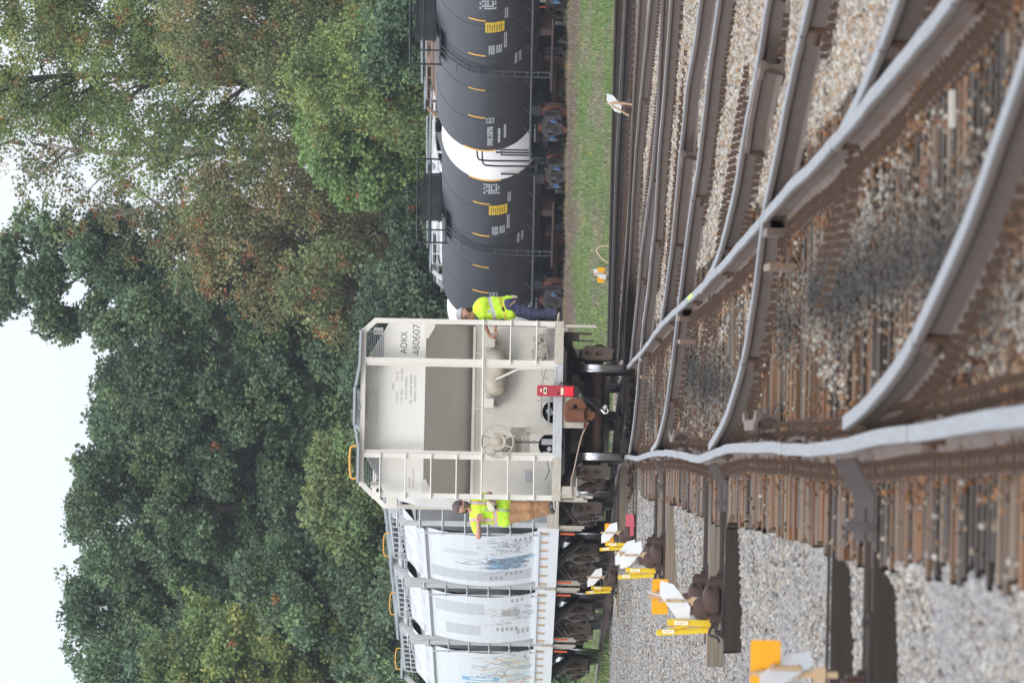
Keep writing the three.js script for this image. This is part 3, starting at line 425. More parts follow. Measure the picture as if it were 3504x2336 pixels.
{
  const L = 17.6, prof = [[1.40, 1.2], [1.46, 1.5], [1.50, 2.2], [1.50, 3.0], [1.46, 3.6], [1.38, 3.95], [1.15, 4.13], [0.7, 4.29], [0, 4.36]], rows = [];
  const full = [...prof.map(([x, y]) => [-x, y]), ...prof.slice(0, -1).reverse()];
  for (const z of [-1.36, -3, -8, -13, -L + 1.3]) rows.push(full.map(([x, y]) => [x, y, z]));
  part('body', skin(rows), M.paint, hop);
  const up = full.filter(([, y]) => y > 2.9); part('upper_side', [skin([-0.43, -1.36].map((z) => [[-1.49, 3.39], ...up.filter(([, y]) => y > 3.4), [1.49, 3.39]].map(([x, y]) => [x, y, z])))], M.paint, hop);
  // upper end wall with its lettering
  const wall = [[-1.46, 3.39], [1.46, 3.39], [1.46, 3.6], [1.44, 4.02], [0.86, 4.32], [0.80, 4.40], [0, 4.42], [-0.80, 4.40], [-0.86, 4.32], [-1.44, 4.02], [-1.46, 3.6]], wg = extr(wall, 0.03);
  { const p = wg.attributes.position, u = wg.attributes.uv; for (let i = 0; i < p.count; i++) u.setXY(i, (p.getX(i) + 1.46) / 2.92, (p.getY(i) - 3.37) / 1.0); wg.translate(0, 0, -0.45); }
  part('end_wall', wg, wallMat, hop);
  part('routing_board', [bx(0.52, 0.16, 0.02, 0.03, 4.27, -0.40)], M.paint, hop);
  for (const s of [-1, 1]) part('corner_gusset', [place(extr([[0, 0.02], [0.26, 0.02], [0.26, -0.16], [0.2, -0.16], [0.06, -0.08], [0, -0.05]].map(([a, b]) => [a * s, b]), 0.02), s * 1.19, 3.40, -0.425)], M.paint, hop);
  part('slope_sheet', [skin([[[-1.44, 3.39, -0.43], [1.44, 3.39, -0.43]], [[-1.44, 2.56, -1.6], [1.44, 2.56, -1.6]]])], M.paint, hop);
  part('recess_cheek', [skin([[[-1.44, 3.39, -0.6], [-1.44, 3.39, -1.75]], [[-1.44, 2.57, -1.37], [-1.44, 2.5, -1.75]]]), skin([[[1.44, 3.39, -0.6], [1.44, 3.39, -1.75]], [[1.44, 2.57, -1.37], [1.44, 2.5, -1.75]]])], M.paint, hop);
  { const s = new THREE.Shape([[-1.45, 1.0], [1.45, 1.0], [1.45, 2.57], [-1.45, 2.57]].map((p) => new THREE.Vector2(...p)));
    for (const [x, y, r] of [[0.01, 1.21, 0.19], [-0.56, 1.24, 0.21]]) { const h = new THREE.Path(); h.absarc(x, y, r, 0, Math.PI * 2, true); s.holes.push(h); }
    part('lower_bulkhead', [place(new THREE.ExtrudeGeometry(s, { depth: 0.04, bevelEnabled: false, curveSegments: 20 }), 0, 0, -1.42)], M.paint, hop); }
  part('bolster_web', [bx(2.8, 1.7, 0.05, 0, 1.75, -2.3)], M.grime, hop);
  part('bulkhead_rail', [bx(2.86, 0.035, 0.05, 0, 2.58, -1.35), rod([-1.42, 2.545, -1.28], [1.42, 2.56, -1.28], 0.012), rod([0.98, 2.55, -1.28], [0.98, 2.31, -1.28], 0.012), rod([0.04, 2.55, -1.28], [0.04, 2.2, -1.28], 0.012)], M.paint, hop);
  // end frame
  for (const s of [-1, 1]) {
    part('corner_post', [bx(0.085, 3.19, 0.09, s * 1.468, 2.66, -0.045)], M.paint, hop);
    part('corner_brace', [bar([s * 1.475, 4.235, -0.045], [s * 1.285, 4.43, -0.045], 0.086)], M.paint, hop);
    part('end_post', [bx(0.09, 3.25, 0.04, s * 0.80, 2.78, -0.02), bx(0.05, 3.25, 0.12, s * 0.735, 2.78, -0.09)], M.paint, hop);
    part('step_post', [bx(0.045, 0.56, 0.06, s * 1.44, 0.80, -0.05)], M.paintDirty, hop);
    const g = []; for (let k = 0; k < 9; k++) g.push(bx(0.62, 0.012, 0.012, s * 1.0, 4.38 - k * 0.034, -0.18 - k * 0.03)); g.push(bx(0.02, 0.3, 0.03, s * 1.29, 4.24, -0.3)); part('crossover_grating', g, M.walkway, hop);
    part('roof_edge_bar', [rod([s * 0.84, 4.34, -0.54], [s * 1.42, 4.02, -0.54], 0.014), bx(0.12, 0.16, 0.02, s * 1.3, 4.2, -0.5)], M.paint, hop);
    part('side_step', [tube([[s * 1.46, 1.18, -0.12], [s * 1.64, 1.16, -0.12], [s * 1.65, 1.15, -0.2], [s * 1.65, 1.15, -0.5], [s * 1.46, 1.17, -0.56]], 0.016, 20, 6), bx(0.2, 0.02, 0.36, s * 1.57, 1.145, -0.34)], M.paintDirty, hop);
  }
  part('top_beam', [bx(2.66, 0.08, 0.09, 0, 4.435, -0.046), cylZ(0.02, 0.02, 1.26, 4.435, 0.005), cylZ(0.02, 0.02, -1.26, 4.435, 0.005), cylZ(0.02, 0.02, 0.8, 4.435, 0.005), cylZ(0.02, 0.02, -0.8, 4.435, 0.005)], M.paint, hop);
  part('end_sill', [bx(0.72, 0.15, 0.12, -1.155, 1.14, -0.055), bx(0.72, 0.15, 0.12, 1.155, 1.14, -0.055)], M.paintDirty, hop);
  part('worn_sill', [bx(1.585, 0.105, 0.12, 0, 1.117, -0.05), bx(1.585, 0.045, 0.11, 0, 1.195, -0.06)], M.paintGrey, hop);
  part('hand_rail', [rod([-1.52, 2.40, 0.03], [1.52, 2.42, 0.03], 0.014), ...[-1.46, -0.8, 0.8, 1.46].map((x) => cylZ(0.03, 0.05, x, 2.41, 0.01, 8))], M.paint, hop);
  for (const [s, hs] of [[-1, [4.12, 3.69, 3.26, 2.83, 1.96, 1.52]], [1, [1.96, 1.52]]]) for (const y of hs) part('ladder_rung', [rod([s * 0.78, y, 0.03], [s * 1.52, y - 0.005, 0.03], 0.013), cylZ(0.026, 0.05, s * 0.8, y, 0.012, 8), cylZ(0.026, 0.05, s * 1.46, y, 0.012, 8)], M.paint, hop);
  // roof walk
  part('running_board', [bar([0.72, 4.50, -0.2], [1.3, 4.49, -0.2], 0.62, 0.04), bar([0.72, 4.50, -0.2], [0.36, 4.56, -0.2], 0.62, 0.04), bx(0.64, 0.04, 0.62, 0.02, 4.575, -0.2), bar([-0.32, 4.56, -0.2], [-0.66, 4.50, -0.2], 0.62, 0.04), bx(0.62, 0.04, 0.62, -0.96, 4.495, -0.2), bx(0.62, 0.04, 15, 0.02, 4.56, -8), bx(0.02, 0.09, 0.03, 0.3, 4.5, -0.02), bx(0.02, 0.09, 0.03, -0.28, 4.5, -0.02), bx(0.1, 0.05, 0.03, 0, 4.49, 0)], M.walkway, hop);
  part('roof_grab', [tube([[-0.66, 4.5, -0.1], [-0.66, 4.60, -0.1], [-0.70, 4.625, -0.1], [-1.16, 4.615, -0.1], [-1.20, 4.59, -0.1], [-1.20, 4.49, -0.1]], 0.017, 40, 7)], M.orangeGrab, hop);
  // air reservoir on its brackets
  part('air_reservoir', [place(new THREE.CapsuleGeometry(0.19, 0.46, 6, 24), 0.66, 2.20, -1.1, 0, 0, Math.PI / 2), cylX(0.193, 0.012, 0.93, 2.2, -1.1, 24), cylX(0.193, 0.012, 0.39, 2.2, -1.1, 24), cylZ(0.035, 0.06, 0.52, 2.22, -0.9)], M.paintDirty, hop);
  for (const x of [0.13, 1.16]) part('reservoir_bracket', [bx(0.16, 0.16, 0.5, x, 2.31, -1.12), bx(0.1, 0.015, 0.5, x, 2.23, -1.12), bx(0.012, 0.09, 0.5, x < 0.6 ? x - 0.06 : x + 0.16, 2.24, -1.14)], M.paint, hop);
  part('brace_rod', [rod([0.52, 2.22, -0.9], [0.71, 1.82, -0.7], 0.02), rod([0.71, 1.82, -0.7], [0.73, 1.3, -0.6], 0.016)], M.paint, hop);
  // control valve
  const cv = []; for (let k = 0; k < 26; k++) cv.push(rnd() < 0.5 ? bx(rr(0.05, 0.16), rr(0.04, 0.12), 0.1, 1.08 + rr(-0.2, 0.2), 1.46 + rr(-0.1, 0.12), -1.2 + rr(0, 0.14)) : cyl(0.025, 0.03, rr(0.05, 0.14), 1.08 + rr(-0.22, 0.2), 1.46 + rr(-0.1, 0.12), -1.1, rr(0, 1.6), 0, 0, 10));
  part('control_valve', cv, M.paintDirty, hop); part('valve_pipe', [tube([[1.25, 1.37, -1.1], [1.05, 1.33, -1.05], [0.8, 1.34, -1.0], [0.5, 1.41, -1.0], [-0.1, 1.42, -1.0]], 0.012, 30, 6), tube([[0.75, 1.3, -1], [0.72, 1.4, -1], [0.6, 1.42, -1], [0.56, 1.3, -1]], 0.012, 16, 6)], M.paintDirty, hop);
 
  part('brake_rigging', [bx(0.12, 0.10, 0.05, 0.01, 1.27, -1.34, 0, 0, 0.6), bx(0.5, 0.03, 0.04, 0.08, 1.29, -1.3), bx(0.025, 0.36, 0.04, 0.19, 1.32, -1.28), bx(0.1, 0.2, 0.06, -0.5, 1.3, -1.33), cylZ(0.04, 0.06, -0.62, 1.27, -1.3), bx(0.06, 0.12, 0.05, -0.70, 1.32, -1.32)], M.paintGrey, hop);
  // hand brake: mast plates, wheel, chain
  part('brake_plate', [bx(0.13, 0.46, 0.03, -0.33, 1.44, -0.4), bx(0.13, 0.3, 0.03, -0.34, 1.78, -0.6), bx(0.44, 0.13, 0.03, -0.58, 1.79, -0.42), bx(0.44, 0.12, 0.03, -0.58, 1.66, -0.4), bx(0.06, 0.7, 0.03, -0.73, 1.56, -0.4)], M.paintDirty, hop);
  const bw = [torus(0.272, 0.014, -0.535, 2.15, 0.05, 0, 0, 0, 8, 40), torus(0.06, 0.012, -0.535, 2.15, 0.02, 0, 0, 0, 6, 20), place(new THREE.LatheGeometry([[0, 0.03], [0.05, 0.03], [0.06, 0.0], [0.14, 0.012], [0.15, 0.0]].map((p) => new THREE.Vector2(...p)), 24), -0.535, 2.15, 0.0, Math.PI / 2, 0, 0)];
  for (let k = 0; k < 8; k++) { const a = k * Math.PI / 4 + 0.35, c = Math.cos(a), s = Math.sin(a); bw.push(bar([-0.535 + 0.14 * c, 2.15 + 0.14 * s, 0.01], [-0.535 + 0.268 * Math.cos(a + 0.08), 2.15 + 0.268 * Math.sin(a + 0.08), 0.045], 0.022, 0.014)); }
  part('brake_wheel', bw, std(0.58, 0.52, 0.43, 0.75, 0, { map: texDirty }), hop);
  part('brake_gear_box', [cylZ(0.16, 0.1, -0.56, 2.1, -0.2), bx(0.3, 0.34, 0.1, -0.6, 2.02, -0.3)], M.paintDirty, hop);
  for (let k = 0; k < 9; k++) part('chain_link', [torus(0.022, 0.008, -0.53, 1.83 - k * 0.05, -0.1, 0, k % 2 ? 1.3 : 0.25, 0, 5, 10)], M.darkSteel, hop);
  part('side_lamp_strip', [bx(0.2, 0.1, 0.01, -1.1, 1.62, -1.37)], M.paintGrey, hop); part('lock_wire', [rod([-0.98, 1.25, -1.0], [-1.15, 1.33, -1.0], 0.006), rod([-0.82, 1.3, -1.0], [-1.0, 1.27, -1.0], 0.006)], M.black, hop);
  part('striker_plate', [bx(0.52, 0.36, 0.12, -0.02, 0.88, -0.1)], M.paintDirty, hop);
  coupler(hop, 0.08);
  part('uncoupling_lever', [tube([[-0.18, 0.62, 0.3], [-0.4, 0.72, 0.25], [-1.05, 0.86, 0.1], [-1.12, 0.88, 0.08], [-1.3, 0.88, 0.06], [-1.46, 0.86, 0.05]], 0.014, 40, 7)], std(0.33, 0.26, 0.2, 0.8), hop);
  part('sill_step', [bx(0.15, 0.25, 0.04, -1.34, 0.92, 0), bx(0.045, 0.5, 0.05, -1.5, 0.86, -0.3), bx(0.35, 0.02, 0.1, -1.3, 0.8, -0.02), bx(0.05, 0.16, 0.03, -1.48, 0.76, 0.02, 0, 0, 0.15)], M.paintDirty, hop);
  part('hanging_bracket', [bx(0.12, 0.2, 0.1, 1.25, 0.9, -0.3), bx(0.04, 0.46, 0.05, 1.32, 0.82, -0.25), rod([1.2, 0.95, -0.25], [1.2, 0.55, -0.25], 0.014)], M.grime, hop);
  part('centre_sill', [bx(0.5, 0.4, L - 0.4, 0, 1.0, -L / 2), bx(2.6, 0.1, 1.3, 0, 1.12, -0.75)], M.grime, hop); part('end_brace', [bar([-1.3, 1.08, -0.2], [-0.6, 0.7, -1.6], 0.1), bar([1.3, 1.08, -0.2], [0.6, 0.7, -1.6], 0.1)], M.grime, hop);
  const sk = []; for (const z of [-4.2, -8.8, -13.4]) sk.push(place(new THREE.CylinderGeometry(1.9, 1.15, 0.95, 4, 1), 0, 0.72, z, 0, Math.PI / 4, 0)); part('discharge_chute', sk, M.paintDirty, hop);
  part('side_sill', [bx(0.06, 0.26, L - 1.0, -1.44, 1.22, -L / 2), bx(0.06, 0.26, L - 1.0, 1.44, 1.22, -L / 2)], M.paint, hop);
  part('rear_frame', [bx(0.085, 3.19, 0.09, -1.468, 2.66, -L), bx(0.085, 3.19, 0.09, 1.468, 2.66, -L), bx(2.66, 0.08, 0.09, 0, 4.435, -L), bar([-1.475, 4.235, -L], [-1.285, 4.43, -L], 0.086), bx(2.9, 0.15, 0.12, 0, 1.14, -L), ...[0, 1, 2, 3, 4, 5, 6].map((k) => rod([-0.8, 1.5 + k * 0.43, -L - 0.04], [-1.5, 1.5 + k * 0.43, -L - 0.04], 0.013)), bx(0.5, 0.2, 0.6, -1.25, 4.1, -L + 0.5)], M.paint, hop);
  truck(hop, -1.75); truck(hop, -L + 1.9);
}
// end-of-train device on the coupler and the air hoses
{
  const t = thing('end_of_train_device', 'red end-of-train flasher hung on the hopper coupler', 'marker light', HX, HY, HZ);
  part('case', [place(extr([[-0.085, -0.3], [0.085, -0.3], [0.085, 0.30], [0.07, 0.32], [-0.07, 0.32], [-0.085, 0.30]], 0.1, 0.008), 0.34, 1.17, 0.12)], M.red, t);
  part('lens', [place(extr([[-0.066, -0.06], [0.066, -0.06], [0.066, 0.06], [-0.066, 0.06]], 0.02, 0.01), 0.335, 0.95, 0.225)], M.redLens, t);
  part('label_panel', [bx(0.11, 0.055, 0.006, 0.34, 1.36, 0.236), bx(0.12, 0.045, 0.006, 0.335, 1.075, 0.236), bx(0.05, 0.03, 0.006, 0.345, 1.43, 0.236)], M.label, t); part('button', [bx(0.05, 0.03, 0.01, 0.34, 1.36, 0.238), cylZ(0.02, 0.012, 0.30, 1.14, 0.236)], M.black, t);
  part('carrying_handle', [tube([[0.42, 1.12, 0.15], [0.47, 1.10, 0.15], [0.47, 0.98, 0.15], [0.42, 0.94, 0.15]], 0.012, 16, 6)], M.black, t); part('clamp', [bx(0.16, 0.06, 0.12, 0.34, 0.84, 0.16), cylZ(0.04, 0.1, 0.31, 0.80, 0.16)], M.darkSteel, t);
  const h = thing('air_hose', 'black air brake hose with metal glad hand below the red device', 'hose', HX, HY, HZ);
  part('hose', [tube([[0.33, 0.80, 0.14], [0.26, 0.74, 0.2], [0.16, 0.60, 0.22], [0.06, 0.46, 0.2], [0.02, 0.40, 0.2]], 0.022, 30, 8), tube([[0.24, 0.74, 0.1], [0.2, 0.5, 0.1], [0.16, 0.42, 0.15]], 0.018, 20, 8)], M.hose, h);
  part('glad_hand', [cyl(0.025, 0.03, 0.09, 0.015, 0.38, 0.2, 0, 0, -0.7), torus(0.04, 0.014, 0.02, 0.33, 0.2), bx(0.05, 0.07, 0.05, 0.09, 0.35, 0.17, 0, 0, 0.6), bx(0.1, 0.05, 0.05, 0.30, 0.78, 0.18, 0, 0, 0.4)], M.chrome, h);
}

// ------------------------------------------------------------------ the curved-side hopper cars behind it and on the far track
function sideTex(kind) {
  return canvasTex(1024, 512, (c, w, h) => { // u: along the car from the near end, v: bottom to top
    c.fillStyle = kind === 'brown' ? '#8a6a58' : '#dcdfe2'; c.fillRect(0, 0, w, h);
    const R = (u0, v0, u1, v1, col) => { c.fillStyle = col; c.fillRect(u0 * w, (1 - v1) * h, (u1 - u0) * w, (v1 - v0) * h); };
    for (let i = 0; i < 26; i++) R(i / 26, 0, i / 26 + 0.003, 1, 'rgba(120,120,125,0.16)');
    for (let i = 0; i < 420; i++) { const u = rnd(), v = rnd() * rnd(); R(u, v, u + 0.004 + 0.01 * rnd(), v + 0.05 + 0.12 * rnd(), `rgba(${120 + 60 * rnd()},${110 + 50 * rnd()},${100 + 40 * rnd()},0.05)`); }
    const scribble = (u, v, du, dv, cols, n, lw) => { for (let i = 0; i < n; i++) { c.strokeStyle = pick(cols); c.lineWidth = lw * rr(0.5, 1.4); c.beginPath(); let x = u + du * rnd(), y = v + dv * rnd(); c.moveTo(x * w, (1 - y) * h); for (let k = 0; k < 4; k++) { const x2 = x + rr(-0.06, 0.06), y2 = y + rr(-0.14, 0.14); c.quadraticCurveTo((x + rr(-0.05, 0.05)) * w, (1 - y - rr(-0.1, 0.1)) * h, x2 * w, (1 - y2) * h); x = x2; y = y2; } c.stroke(); } };
    const text = (u, v, n, s, col = 'rgba(90,95,105,0.5)') => { for (let i = 0; i < n; i++) R(u, v - i * 0.045, u + s * rr(0.7, 1), v - i * 0.045 + 0.026, col); };
    if (kind === 'blue') {
      R(0.70, 0.06, 0.90, 0.98, '#bdbfc1'); R(0.32, 0.55, 0.40, 0.86, '#c9cbcc');
      c.fillStyle = '#6f7c8d'; c.beginPath(); [[0.42, 0.05], [0.45, 0.30], [0.46, 0.44], [0.52, 0.48], [0.57, 0.40], [0.63, 0.50], [0.66, 0.44], [0.65, 0.16], [0.60, 0.24], [0.55, 0.10], [0.50, 0.14]].forEach(([u, v], i) => c[i ? 'lineTo' : 'moveTo'](u * w, (1 - v) * h)); c.fill();
      scribble(0.43, 0.12, 0.22, 0.36, ['#6b9fc3', '#7fb3d3', '#5b6879'], 24, 6); scribble(0.1, 0.05, 0.26, 0.42, ['#757984', '#8b8f98', '#5f636c'], 24, 4);
      text(0.08, 0.2, 4, 0.08); text(0.72, 0.28, 4, 0.07); text(0.62, 0.2, 3, 0.05); text(0.8, 0.42, 3, 0.08);
    } else if (kind === 'grey') {
      R(0.16, 0.50, 0.40, 0.97, '#c2c4c6'); R(0.62, 0.54, 0.84, 0.88, '#c0c2c4'); scribble(0.25, 0.05, 0.3, 0.28, ['#7d8088', '#8e9096', '#b77f70'], 22, 3.5); text(0.06, 0.22, 3, 0.09); text(0.66, 0.36, 5, 0.09, 'rgba(95,92,90,0.5)'); text(0.72, 0.16, 3, 0.12, 'rgba(95,92,90,0.45)'); R(0.3, 0.16, 0.42, 0.34, 'rgba(140,138,132,0.6)');
    } else if (kind === 'tag') {
      scribble(0.05, 0.03, 0.5, 0.36, ['#7b8594', '#cdb385', '#8e97a4', '#6c7380', '#d4bd95'], 56, 5); scribble(0.5, 0.0, 0.3, 0.3, ['#d09a86', '#8fb5d0', '#a5cbdf'], 22, 5); R(0.56, 0.36, 0.64, 0.74, '#74abd0'); R(0.58, 0.42, 0.62, 0.66, '#dfe4e8'); R(0.68, 0.40, 0.76, 0.7, '#7db0d4');
    } else { scribble(0.1, 0.05, 0.6, 0.3, ['#70747c', '#9a9da2'], 16, 4); R(0.5, 0.5, 0.7, 0.9, kind === 'brown' ? '#7c5f50' : '#bfc1c3'); }
  });
}
const sidePlain = sideTex('plain');
function curvedHopper(label, x, y, z, turn, kind, sillTop = 1.38, tint) {
  const t = thing('hopper_car', label, 'hopper car', x, y, z, turn), L = 11.9;
  const P = tint ?? M.paintGrey, W = new THREE.MeshStandardMaterial({ map: kind === 'plain' ? sidePlain : sideTex(kind), roughness: 0.55 });
  const prof = sideProfile(1.43, 1.555, 1.41, sillTop, 3.46), low = [[1.41, 3.46], [1.45, 3.52], [1.38, 3.60], [1.33, 3.68]], roof = [[1.33, 3.68], [1.05, 3.93], [0.55, 4.06], [0, 4.10]];
  const lp = (pr, s) => skin([-0.75, -4, -8, -L + 0.75].map((zz) => pr.map(([a, b]) => [a * s, b, zz])));
  for (const s of [-1, 1]) {
    const g = skin(prof.map(([a, b]) => [-0.75, -3.2, -5.9, -8.6, -L + 0.75].map((zz) => [a * s, b, zz]))); part('side_sheet', g, W, t);
    part('eave', [lp(low, s)], P, t); part('roof_sheet', [lp(roof, s)], P, t);
    part('side_sill', [bx(0.05, 0.40, L - 0.2, s * 1.47, sillTop - 0.16, -L / 2), bx(0.06, 0.05, L - 0.6, s * 1.50, sillTop + 0.02, -L / 2)], tint ? M.grime : M.white, t);
    if (!tint) for (const u of [0.05, 0.2, 0.34, 0.48, 0.62, 0.78, 0.93]) part('tan_patch', [bx(0.012, 0.14, 0.40, s * 1.5, sillTop - 0.10, -u * L)], M.tan, t);
  }
  for (const e of [0, 1]) { // both ends: slope sheet, frame, ladder
    const S = e ? -1 : 1, z0 = e ? -L : 0, Z = (d) => z0 - S * d;
    part('end_slope', [skin([[[-1.42, 3.66, Z(0.75)], [1.42, 3.66, Z(0.75)]], [[-1.42, 1.5, Z(2.2)], [1.42, 1.5, Z(2.2)]]]), skin([[[-1.36, 3.68, Z(0.75)], [0, 4.1, Z(0.75)]], [[1.36, 3.68, Z(0.75)], [0, 3.68, Z(0.75)]]]), bx(2.6, 0.9, 0.04, 0, 1.7, Z(1.5))], P, t);
    for (const s of [-1, 1]) {
      part('corner_post', [bx(0.09, 2.75, 0.1, s * 1.40, 2.52, Z(0.06))], P, t); part('corner_brace', [bar([s * 1.41, 3.86, Z(0.06)], [s * 1.12, 4.16, Z(0.06)], 0.11)], P, t);
      part('end_ladder', [0, 1, 2, 3, 4, 5, 6].map((k) => rod([s * 0.95, 1.5 + k * 0.42, Z(0.0)], [s * 1.5, 1.5 + k * 0.42, Z(0.0)], 0.015)), P, t);
      part('side_ladder', [...[0, 1, 2, 3, 4].map((k) => rod([s * 1.52, 1.5 + k * 0.42, Z(0.02)], [s * 1.56, 1.5 + k * 0.42, Z(0.6)], 0.015)), bx(0.03, 2.3, 0.05, s * 1.53, 2.35, Z(0.6))], P, t);
      part('end_post', [bx(0.07, 2.95, 0.05, s * 0.9, 2.6, Z(0.06))], P, t);
    }
    part('top_beam', [bx(2.3, 0.09, 0.1, 0, 4.16, Z(0.06))], P, t); part('end_sill', [bx(2.9, 0.22, 0.14, 0, 1.14, Z(0.06))], M.paintDirty, t); part('step_post', [bx(0.05, 0.5, 0.06, -1.42, 0.8, Z(0.06)), bx(0.05, 0.5, 0.06, 1.42, 0.8, Z(0.06)), bx(0.05, 0.45, 0.06, -1.42, 0.82, Z(0.5))], M.paintDirty, t);
    part('drain_rod', [rod([-1.46, 1.0, Z(0.9)], [-1.47, 0.72, Z(0.9)], 0.02)], std(0.7, 0.12, 0.04, 0.6), t); part('end_chain_bar', [rod([-0.6, 1.3, Z(0)], [-1.3, 0.7, Z(0.3)], 0.03)], M.grime, t);
    truck(t, Z(1.75), { wheel: M.darkSteel }); coupler(t, Z(-0.05), 0.84, M.rustDark);
  }
  part('running_board', [bx(0.6, 0.05, L, 0, 4.36, -L / 2), bx(2.3, 0.05, 0.55, 0, 4.26, -0.25), bx(2.3, 0.05, 0.55, 0, 4.26, -L + 0.25), bx(0.28, 0.05, L - 0.6, -0.86, 4.20, -L / 2), bx(0.28, 0.05, L - 0.6, 0.86, 4.20, -L / 2)], M.walkway, t);
  const posts = []; for (let k = 0; k <= 10; k++) for (const s of [-1, 1]) posts.push(rod([s * 1.05, 3.92, -0.5 - k * 1.08], [s * 1.02, 4.2, -0.5 - k * 1.08], 0.015)); for (const s of [-1, 1]) posts.push(rod([s * 1.0, 4.18, -0.4], [s * 1.0, 4.18, -L + 0.4], 0.016), rod([s * 1.03, 4.04, -0.4], [s * 1.03, 4.04, -L + 0.4], 0.014)); part('walkway_support', posts, P, t);
  if (!tint) part('roof_grab', [tube([[-0.5, 4.28, -L + 0.1], [-0.5, 4.36, -L + 0.1], [-0.54, 4.39, -L + 0.1], [-0.91, 4.39, -L + 0.1], [-0.95, 4.36, -L + 0.1], [-0.95, 4.25, -L + 0.1]], 0.013, 30, 6)], M.orangeGrab, t);
  for (let k = 0; k < 4; k++) part('roof_hatch', [cyl(0.4, 0.42, 0.12, 0, 4.15, -2 - k * 2.6, 0, 0, 0, 18)], P, t);
  part('discharge_chute', [-3.9, -8.0].map((zz) => place(new THREE.CylinderGeometry(1.9, 0.6, 0.9, 4, 1), 0, 0.88, zz, 0, Math.PI / 4, 0)), M.grime, t);
  part('under_brace', [-2.7, -4.8, -7.1, -9.2].flatMap((zz, i) => [bar([-1.42, 1.15, zz], [-0.9, 0.55, zz + (i % 2 ? 0.9 : -0.9)], 0.09), bar([1.42, 1.15, zz], [0.9, 0.55, zz + (i % 2 ? 0.9 : -0.9)], 0.09)]), M.grime, t);
  part('centre_sill', [bx(0.5, 0.4, L - 0.2, 0, 1.0, -L / 2)], M.grime, t);
  if (tint) { t.scale.y = 1.06; t.position.y += 0.06; }
  return t;
}
curvedHopper('white hopper car with blue graffiti, next behind the beige hopper', -2.0, el(216), -216.4, 6.3 * deg, 'blue');
curvedHopper('white hopper car with two grey paint patches, third in the train', -3.42, el(229), -229.4, 6.4 * deg, 'grey');
curvedHopper('white hopper car with tan and dark tags, cut by the left edge', -4.87, el(242), -242.4, 6.6 * deg, 'tag');
curvedHopper('brown hopper car behind the nearer black tank car', 11.9, tankRail(357), -356.8, 17.4 * deg, 'brown', 1.38, std(0.36, 0.25, 0.19, 0.75, 0, { map: texDirty }));
curvedHopper('white hopper car behind the white tank end', 6.85, tankRail(372), -372.8, 17.4 * deg, 'plain', 1.38, M.white);
curvedHopper('white hopper car whose roof walk shows above the second tank', 3.0, tankRail(385), -385.2, 17.4 * deg, 'plain', 1.38, M.white);
curvedHopper('white hopper car mostly hidden by the beige hopper, on the far track', -0.9, tankRail(397), -397.6, 17.4 * deg, 'plain', 1.38, M.white);

// ------------------------------------------------------------------ tank cars
const tankPaint = '#30323a';
const printTex = (w, h, draw) => canvasTex(w, h, (c) => { c.fillStyle = tankPaint; c.fillRect(0, 0, w, h); c.fillStyle = '#c9ccd0'; draw(c, w, h); });
const lines = (c, w, h, n, x0 = 0.04) => { for (let i = 0; i < n; i++) { const y = (i + 0.5) / n * h; for (let x = w * x0; x < w * 0.94;) { const l = w * rr(0.05, 0.16); c.fillRect(x, y - h / n * 0.28, Math.min(l, w * 0.96 - x), h / n * 0.56); x += l + w * 0.03; } } };
const TP = {
  mark: (s) => printTex(512, 128, (c, w, h) => { c.font = 'bold 118px sans-serif'; c.textAlign = 'center'; c.fillText(s, w / 2, 106, w * 0.96); }),
  box: printTex(128, 96, (c, w, h) => { c.lineWidth = 8; c.strokeStyle = '#c9ccd0'; c.strokeRect(6, 6, w - 12, h - 12); c.font = 'bold 46px sans-serif'; c.textAlign = 'center'; c.fillText('BX1X', w / 2, 64, w * 0.8); }),
  two: printTex(256, 96, (c, w, h) => lines(c, w, h, 2)), grid: printTex(256, 256, (c, w, h) => { for (let i = 0; i < 5; i++) for (let j = 0; j < 7; j++) if (rnd() < 0.86) c.fillRect(14 + i * 48, 12 + j * 34, 38 * rr(0.6, 1), 22); }),
  three: printTex(128, 128, (c, w, h) => lines(c, w, h, 3)), long: printTex(256, 64, (c, w, h) => lines(c, w, h, 1)),
  yellow: canvasTex(256, 192, (c, w, h) => { c.fillStyle = '#e2b81c'; c.fillRect(0, 0, w, h); c.fillStyle = '#6b5a14'; for (let i = 0; i < 7; i++) c.fillRect(18 + 20 * (i % 2), 18 + i * 23, w - 50 - 40 * (i % 3) * 0.5, 11); }),
};
for (const k of Object.keys(TP)) if (typeof TP[k] !== 'function') TP[k] = new THREE.MeshStandardMaterial({ map: TP[k], roughness: 0.5 });
const TL = 14.6, TR = 1.54, TC = 2.5;
function patch(z0, z1, a0, a1, r = TR + 0.006) { const rows = []; for (let i = 0; i <= 8; i++) { const a = lerp(a0, a1, i / 8); rows.push([0, 1].map((k) => [-r * Math.cos(a), TC + r * Math.sin(a), lerp(z0, z1, k)])); } return skin(rows); }
